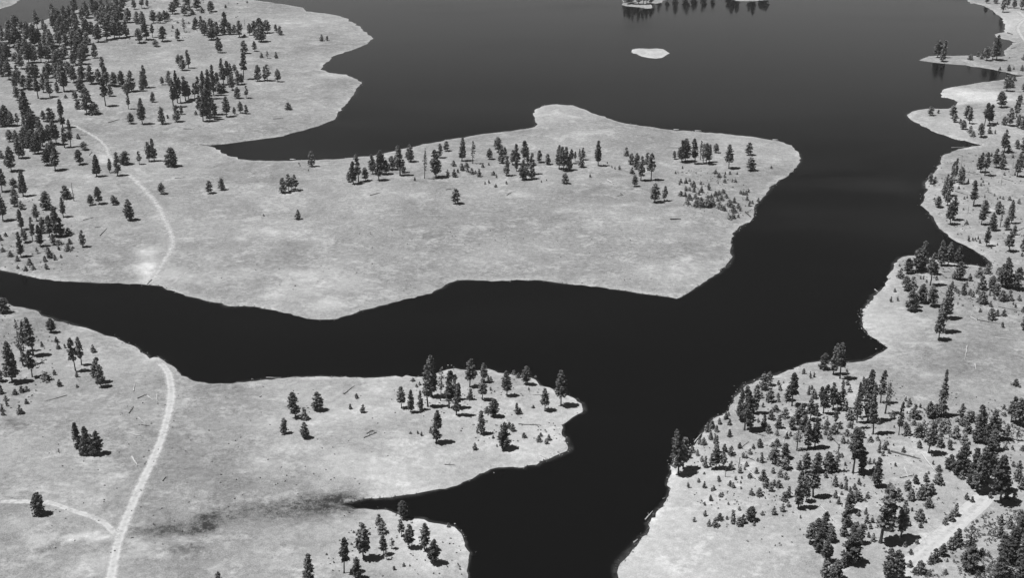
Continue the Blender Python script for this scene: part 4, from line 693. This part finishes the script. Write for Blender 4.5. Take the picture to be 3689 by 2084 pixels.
LOGS = [ # x0 y0 x1 y1 (window), kind, diameter factor, label
 ((0, 1200, Z), "480 428 605 350 d", "dark log below the pine cluster, lower left field"), ((0, 1200, Z), "880 822 580 905 d", "long thin grey log in the middle of lower left field"),
 ((0, 1200, Z), "1750 770 1765 675 p", "short white log upright in the picture left of the long road"), ((0, 1200, Z), "1800 865 1925 808 d", "dark log left of the long road's upper bend"),
 ((0, 1200, Z), "1930 830 2010 890 p", "white log right of the dark log by the long road"), ((0, 1200, Z), "2060 815 2062 905 p", "stubby white log at the long road's left verge"),
 ((0, 1200, Z), "1690 1060 1755 968 d", "dark leaning brushy log below the white logs"), ((0, 1200, Z), "1810 1110 1905 1200 p", "pale thin log in the rough grass left of the road"), ((0, 1200, Z), "1850 1210 1970 1230 d", "faint dark log beneath the pale thin one"), ((0, 1200, Z), "1740 1340 1880 1362 p", "pale crooked log lowest of those left of the road"),
 ((0, 1600, 3.007), "1430 150 1492 245 p", "thick white log lying alone between dark clump and road"), ((0, 1600, 3.007), "1762 408 1798 365 d", "short dark log just right of the long road"), ((0, 1600, 3.007), "632 62 640 102 d", "short dark log left of the dark clump"),
 ((0, 800, Z), "1310 185 1400 90 d", "dark fallen log in grass right of the left stand"), ((0, 800, Z), "1240 75 1320 70 d", "thin dark log above the dark fallen one"), ((0, 800, Z), "1930 820 1990 760 d", "dark brushy log at the road's water edge"),
 ((0, 400, Z), "1420 155 1570 110 d", "dark brushy fallen log in the upper grass"), ((0, 400, Z), "1170 580 1210 540 d", "short dark log beside the faint track"), ((0, 400, Z), "1090 1435 1225 1400 d", "thin dark log below the grove by the track"), ((0, 400, Z), "1050 318 1135 316 d", "thin grey log beside the faint track's upper end"),
 ((600, 400, Z), "105 885 260 875 d", "thin grey fallen log left of the middle peninsula"), ((600, 400, Z), "220 235 330 240 d", "dark fallen log with stubs on the upper grass"), ((600, 400, Z), "1395 105 1530 100 d", "dark brushy fallen tree top near the upper inlet"), ((600, 400, Z), "430 442 630 460 d", "thin dark log pointing into the narrow inlet"),
 ((900, 1200, 2.91), "990 645 1100 555 d", "fallen tree with dark root plate, lower peninsula"), ((900, 1200, 2.91), "1195 1105 1330 1050 d", "dark dead tree top lying on the lower peninsula"), ((900, 1200, 2.91), "1225 1062 1290 1025 d", "dark stub log on top of the dead tree top"),
 ((900, 1200, 2.91), "170 472 330 474 p", "pale thin log afloat along the lower peninsula shore"), ((1400, 1200, 2.91), "1360 962 1600 974 d", "long dark fallen log with branches near the tip"), ((1400, 1200, 2.91), "1510 648 1625 655 p", "pale log beside the pines at the tip"),
 ((1400, 1200, 2.91), "1590 1290 1680 1332 p", "bleached driftwood log at the lower peninsula's near shore"), ((1400, 1200, 2.91), "585 1385 690 1392 d", "crossed grey sticks on the lower peninsula slope"),
 ((1200, 400, Z), "485 1110 630 1070 d", "dark fallen tree top below the long row's left clump"), ((1200, 400, Z), "1475 1035 1600 1015 d", "thin dark log above the lone middle pine"), ((1200, 400, Z), "2280 1105 2340 1065 d", "dark bent branch in the middle peninsula grass"),
 ((1800, 400, Z), "1410 910 1495 965 p", "pale log with dark butt before the thicket"), ((1800, 400, Z), "1545 1115 1625 1105 d", "small dark fallen branch in the peninsula grass"), ((1800, 400, Z), "1585 1080 1615 1110 d", "short dark branch crossing a fallen branch"),
 ((2350, 450, Z), "235 1245 370 1240 d", "dark brushy fallen tree below the thicket"), ((2350, 450, Z), "1220 1150 1290 1215 d", "dark log at the shore below the thicket"),
 ((3189, 650, N4), "1045 165 1240 225 d", "long dark log on the slope right of the jagged shore"), ((3189, 650, N4), "1535 115 1545 175 d", "short dark log upright in the picture, right slope"), ((3189, 650, N4), "1545 180 1600 204 d", "short dark log at the foot of the upright one"), ((3189, 650, N4), "1950 775 2085 715 d", "long dark log at the right edge slope"), ((3189, 350, N4), "1200 1120 1420 1165 d", "thin grey log across the slope right of the channel"),
 ((3189, 350, N4), "990 758 1240 752 p", "pale thin log afloat in the narrow cove"), ((3189, 350, N4), "1760 1220 1930 1270 d", "thin dark log below the right edge pines"),
 ((3189, 0, N4), "1880 735 1965 700 d", "dark log on the upper right beach, lowest of four"), ((3189, 0, N4), "1830 495 1915 520 d", "dark thick log on the pale hook of beach"), ((3189, 0, N4), "1890 640 2000 628 d", "dark log in the inlet behind the pale hook"), ((3189, 0, N4), "1055 835 1110 833 d", "short dark log on the thin spit's far shore"),
 ((3039, 850, 3.233), "1480 950 1595 1018 p", "white log with dark root end in the right field"), ((3039, 850, 3.233), "1560 985 1820 1030 d", "long dark log touching the white root-ended log"), ((3039, 850, 3.233), "1760 1192 2020 1220 p", "long white log in the right field near the edge"), ((3039, 850, 3.233), "1440 1285 1410 1450 p", "white log pointing down the right field"), ((3039, 850, 3.233), "1150 420 1250 422 d", "thin dark log inside the cove grove"), ((3039, 850, 3.233), "1800 830 2060 882 d", "long thin dark log above the right field"),
 ((3039, 850, 3.233), "362 630 402 662 p", "short white driftwood at the headland shore"), ((3089, 1200, Z), "1540 412 1552 490 p", "short pale log right of the white down-pointing log"),
 ((2350, 1500, Z), "550 348 640 240 p", "white log floating beside the hillside shore"), ((2350, 1500, Z), "1130 690 1145 545 d", "thin dark log upright in the picture among saplings"), ((2350, 1500, Z), "1245 545 1340 590 d", "dark curved log among the scattered saplings"), ((2350, 1500, Z), "1250 700 1520 1000 p", "long white log running down the sapling slope"), ((2350, 1500, Z), "1340 232 1490 272 d", "dark thin log below the shore group"), ((2350, 1500, Z), "1765 200 1710 380 p", "pale long log leaning above the saplings"), ((2350, 1500, Z), "1150 430 1260 340 d", "thin grey log rising through the saplings"),
 ((2200, 1750, 3.435), "428 430 520 325 p", "white log floating off the lower right shore"), ((2200, 1750, 3.435), "284 714 335 676 p", "short white log floating nearest the bottom"),
 ((2850, 1560, 4.04), "590 80 700 185 d", "dark log crossing the open hillside stand"), ((2850, 1560, 4.04), "1650 510 1720 710 p", "white log in the clearing crossed by a dark one"), ((2850, 1560, 4.04), "1620 660 1790 622 d", "dark log crossing the white one in the clearing"), ((2850, 1560, 4.04), "1900 315 2110 590 p", "thickest white log in the hillside clearing"), ((2850, 1560, 4.04), "1450 280 1880 392 d", "long faint grey log left of the thickest white log"),
 ((2850, 1560, 4.04), "415 1065 640 1310 p", "long white log on the lower hillside"), ((2850, 1560, 4.04), "300 600 450 830 p", "white log among the twin dark trees"), ((2939, 1750, 3.435), "2090 495 2230 555 d", "dark log in the brush right of the pale road"), ((2850, 1560, 4.04), "600 40 780 18 d", "grey log at the top of the open stand"),
]
for i, ((ox, oy, s), txt, lab) in enumerate(LOGS):
    a = txt.split(); x0, y0, x1, y1 = map(float, a[:4]); p = hit(ox + x0 / s, oy + y0 / s); q = hit(ox + x1 / s, oy + y1 / s)
    p.z = max(p.z, 0); q.z = max(q.z, 0); L = (q - p).length
    pale = a[4] == 'p'; thick = .34 if pale else .26
    if 'thick' in lab: thick = .55
    if 'thin' in lab: thick = .22
    me = log_mesh(L, thick * (1.15 if p.y > 900 else 1), 40 + i, M_pale if pale else M_darklog if 'dark' in lab else M_dead, 2 if pale else 16 if ('brushy' in lab or 'top' in lab or 'branches' in lab) else 6, 'root' in lab)
    o = link(bpy.data.objects.new('fallen_log', me)); o.location = p; d = q - p
    o.rotation_euler = d.to_track_quat('X', 'Z').to_euler(); o['label'] = lab; o['category'] = 'fallen log'; o['group'] = 'fallen logs and driftwood'
def rock_mesh(seed, r=1.0, flat_=.6):
    q = random.Random(seed); bm = bmesh.new(); bmesh.ops.create_icosphere(bm, subdivisions=3, radius=r)
    for v in bm.verts:
        n_ = v.co.normalized(); v.co *= 1 + .35 * mnoise.noise(n_ * 1.6 + Vector((seed, 0, 0))) + .1 * mnoise.noise(n_ * 5); v.co.z *= flat_
    me = bpy.data.meshes.new('rock'); bm.to_mesh(me); bm.free(); me.materials.append(M_rock); return me
ROCKM = [rock_mesh(i) for i in range(4)]
ROCKS = [("off the hillside's upper shore", 2550, 1200, Z, "345 697 7;460 655 6;490 650 7;385 742 8;425 745 7;345 855 6;278 905 5"), ("on the point by the big dark shore tree", 2350, 1500, Z, "200 585 10;265 575 9;215 630 10;235 655 12;255 705 10;215 880 12;250 830 12;205 905 9"),
 ("off the pale headland in the right channel", 3039, 850, 3.233, "170 875 6;165 912 7;190 905 5;190 1020 5;215 1080 5;280 1158 7"), ("on the broken shore of the lower peninsula", 1400, 1200, 2.91, "1860 1180 11;1845 1215 12;1790 1250 12;1735 1265 10;1700 1270 12;1880 1245 8"),
 ("in the water behind the lower peninsula", 1400, 1200, 2.91, "623 342 12;660 343 10"), ("on the bottom edge point", 750, 1700, 2.576, "2225 500 9;2290 488 12;2370 590 6;2350 548 7"), ("on the round island", 2150, 0, 3.68, "470 690 12;500 655 11"),
 ("below the long road's shore bend", 0, 1200, Z, "1690 130 10;1830 235 12;1790 220 9;1940 400 10")]
for ph, ox, oy, s, txt in ROCKS:
    L = sorted([tuple(map(float, e.split())) for e in txt.split(';')])
    for i, (x, y, d) in enumerate(L):
        p = hit(ox + x / s, oy + y / s); rr = d / s * (p - cam_p).dot(fwd) / FPX * .6
        o = link(bpy.data.objects.new('shore_rock', ROCKM[i % 4])); o.location = (p.x, p.y, max(p.z, 0) + rr * .15); o.scale = (rr, rr, rr * 1.1); o.rotation_euler = (0, 0, i * 1.7)
        pos = 'leftmost' if i == 0 else 'rightmost' if i == len(L) - 1 else ORD[i] + ' from left'
        o['label'] = f"pale rock, {pos} {ph}"; o['category'] = 'rock'; o['group'] = 'pale rocks at the shore'
def boat(x, y, deg, lab, L=5.0):
    p = hit(x, y); root = link(bpy.data.objects.new('rowing_boat', None)); root.location = (p.x, p.y, max(p.z, 0) + .02); root.rotation_euler = (0, 0, R(deg))
    root['label'] = lab; root['category'] = 'boat'; root['group'] = 'white boats at the water edge'
    V = []; F = []; st = 9; prof = ((-1, .62), (-.92, .3), (-.55, .03), (0, 0), (.55, .03), (.92, .3), (1, .62))
    for i in range(st):
        t = i / (st - 1); wd = .82 * (1 - max(0, t - .35) ** 1.8 * 2.1); wd = max(wd, .04)
        for a, z in prof: V.append(Vector(((t - .5) * L, a * wd, z + .25 * max(0, t - .6))))
        if i:
            for j in range(6): F.append(((i - 1) * 7 + j, (i - 1) * 7 + j + 1, i * 7 + j + 1, i * 7 + j))
    F.append(tuple(range(7)))
    me = poly_mesh('hull', V, F, M_boat); h = link(bpy.data.objects.new('hull', me), root)
    for k, xx in enumerate((-.28, 0.02, .24)):
        bm = bmesh.new(); bmesh.ops.create_cube(bm, size=1); bmesh.ops.scale(bm, vec=(.28, 1.25 - .2 * k, .05), verts=bm.verts); bmesh.ops.translate(bm, vec=(xx * L, 0, .42), verts=bm.verts)
        bmesh.ops.bevel(bm, geom=bm.edges[:], offset=.01, segments=1); m2 = bpy.data.meshes.new('bench'); bm.to_mesh(m2); bm.free(); m2.materials.append(M_boat); link(bpy.data.objects.new('bench', m2), root)
boat(600 + 1653 / Z, 400 + 640 / Z, -4, "small white boat at the narrow inlet's near shore, left of a lone pine")
boat(2350 + 315 / Z, 450 + 66 / Z, 5, "small white boat on the middle peninsula's far shore, leftmost of three")
boat(2350 + 600 / Z, 450 + 84 / Z, -3, "low white boat on the middle peninsula's far shore, middle of three", 6)
boat(2350 + 1612 / Z, 450 + 202 / Z, -6, "small white boat near the middle peninsula's rounded tip")

# ------------------------------------------------------------------ reeds, litter and low brush
def project(p):
    q = p - cam_p; d = q.dot(fwd); return PW / 2 + q.x * FPX / d, PH / 2 - q.dot(up) * FPX / d
def soup_obj(name, tufts, size, nf, m, lab, seed, flatness=.7):
    v = tri_soup(tufts, 1.0, nf, np.random.RandomState(seed), flatness)
    c = v.reshape(-1, 4, 3).mean(1)[:, None, :]; v = (c + (v.reshape(-1, 4, 3) - c) * size).reshape(-1, 3)
    o = link(bpy.data.objects.new(name, soup_mesh(name, v, m))); o['kind'] = 'stuff'; o['label'] = lab; o['category'] = name.replace('_', ' ')
q = random.Random(77); reeds = []; litter = []
LIT = [(1950, 1560, 2120, 1680), (2380, 1600, 2480, 1800), (3080, 1080, 3180, 1260), (3300, 640, 3360, 780), (540, 1220, 640, 1330), (2560, 1340, 2760, 1560), (2560, 740, 2740, 880), (1300, 1880, 1450, 2090)]
for o_ in outs[:-1]:
    for i, p in enumerate(o_):
        x, y = project(Vector((p.x, p.y, 0)))
        if not (-60 < x < PW + 60 and -20 < y < PH + 60): continue
        n_ = mnoise.noise(Vector((p.x * .02, p.y * .02, 4)))
        dirt_ = any(a <= x <= c and b <= y <= d for a, b, c, d in LIT)
        for _ in range(2):
            if q.random() < .35 + n_ * 1.1: reeds.append((p.x + q.gauss(0, .8), p.y + q.gauss(0, .8), .1, q.uniform(.3, .75)))
            if q.random() < (.8 if dirt_ else .06): litter.append((p.x + q.gauss(0, 1.6), p.y + q.gauss(0, 1.6), .08, q.uniform(.3, .9)))
M_reed = foliage_material('reeds', 0.10, 0.24); M_litter = plain_material('bleached_litter', 0.4, 0.6, .4)
soup_obj('reeds', reeds, .5, 6, M_reed, 'thin dark fringe of grass and reeds along the waterline', 3)
soup_obj('debris', litter, .45, 3, M_litter, 'bleached sticks and crumbs of driftwood washed along the shores', 4, .2)
brush = []
ROADP = [Vector(flat(x, y, 1.5).xy) for x, y in P_(2939,1750,3.435,"950,1190 1090,1075 1350,860 1600,620 1850,380 2050,190 2120,80")]
def scatter(poly, n, lo, hi):
    xs = [a for a, b in poly]; ys = [b for a, b in poly]; k = 0
    while k < n:
        x, y = q.uniform(min(xs), max(xs)), q.uniform(min(ys), max(ys)); c = False
        for (x0, y0), (x1, y1) in zip(poly, poly[1:] + poly[:1]):
            if (y0 > y) != (y1 > y) and x < (x1 - x0) * (y - y0) / (y1 - y0) + x0: c = not c
        if not c: continue
        k += 1; p = hit(x, y)
        if p.z <= 0.05 or any((p.xy - (a_ + (b_ - a_) * max(0, min(1, (p.xy - a_).dot(b_ - a_) / (b_ - a_).length_squared)))).length < 5.2 for a_, b_ in zip(ROADP, ROADP[1:])): continue
        if mnoise.noise(Vector((p.x * .045, p.y * .045, 2))) < q.uniform(-.35, .3): continue
        r_ = q.uniform(lo, hi) ** 1.0
        brush.append((p.x, p.y, p.z + r_ * .3, r_))
        if r_ > .8: brush.append((p.x + q.gauss(0, .4), p.y + q.gauss(0, .4), p.z + r_ * .7, r_ * .7))
scatter(P_(2939,1750,3.435,"2150,560 2576,480 2576,1160 2000,1160 1700,1050 2050,900"), 380, .5, 1.4)
scatter(P_(2939,1750,3.435,"1330,1000 1480,960 1700,800 1900,500 2150,300 2576,300 2576,1160 1150,1160"), 600, .3, 1.1)
scatter(P_(2939,1750,3.435,"820,760 1300,640 1250,820 1100,980 900,900"), 160, .3, 1.0)
scatter(P_(3089,1200,Z,"620,1000 2182,1000 2182,1455 600,1455"), 450, .4, 1.2)
scatter(P_(0,0,D,"1700,1130 1850,970 2000,920 2250,960 2450,1000 2576,1010 2576,1250 2250,1330 1900,1400 1750,1300"), 900, .2, .7)
scatter(P_(2350,450,Z,"300,620 900,560 1250,840 1400,1000 1250,1240 950,1220 400,1060"), 260, .3, .9)
scatter(P_(0,0,D,"2340,400 2576,360 2576,640 2480,640 2330,520"), 420, .3, .9)
scatter(P_(0,0,D,"2260,640 2576,640 2576,800 2300,760"), 300, .3, .9)
scatter(P_(0,0,D,"0,430 150,520 220,620 180,690 0,680"), 160, .3, .9)
scatter(P_(0,0,D,"0,780 150,850 120,1000 0,1080"), 160, .25, .8)
scatter(P_(0,0,D,"1000,930 1300,930 1450,1010 1400,1120 1100,1120"), 240, .2, .6)
scatter(P_(0,0,D,"860,1290 1050,1300 1160,1340 1170,1455 800,1455"), 120, .2, .55)
scatter(P_(0,0,D,"350,0 640,0 560,90 350,110 100,110"), 260, .5, 1.3)
scatter(P_(0,0,D,"450,730 900,560 1700,560 1650,720 900,760"), 120, .2, .5)
scatter(P_(0,0,D,"450,970 1000,980 1000,1200 350,1400 100,1400 100,1100"), 240, .15, .45)
soup_obj('low_brush', brush, .5, 9, M_brush, 'low scrubby brush and seedlings scattered between the trees', 5)

# ------------------------------------------------------------------ haze
if HAZE:
    bm = bmesh.new(); bmesh.ops.create_cube(bm, size=1); bmesh.ops.scale(bm, vec=(19000, 15000, 375), verts=bm.verts); bmesh.ops.translate(bm, vec=(0, 5000, 180), verts=bm.verts)
    me = bpy.data.meshes.new('haze'); bm.to_mesh(me); bm.free(); o = link(bpy.data.objects.new('haze', me)); o['kind'] = 'stuff'
    m = bpy.data.materials.new('haze'); m.use_nodes = True; t = m.node_tree; t.nodes.remove(t.nodes['Principled BSDF'])
    pv = t.nodes.new('ShaderNodeVolumePrincipled'); pv.inputs['Color'].default_value = (.9, .9, .9, 1); pv.inputs['Density'].default_value = HAZE; pv.inputs['Anisotropy'].default_value = 0.2
    t.links.new(pv.outputs[0], t.nodes['Material Output'].inputs['Volume']); me.materials.append(m)
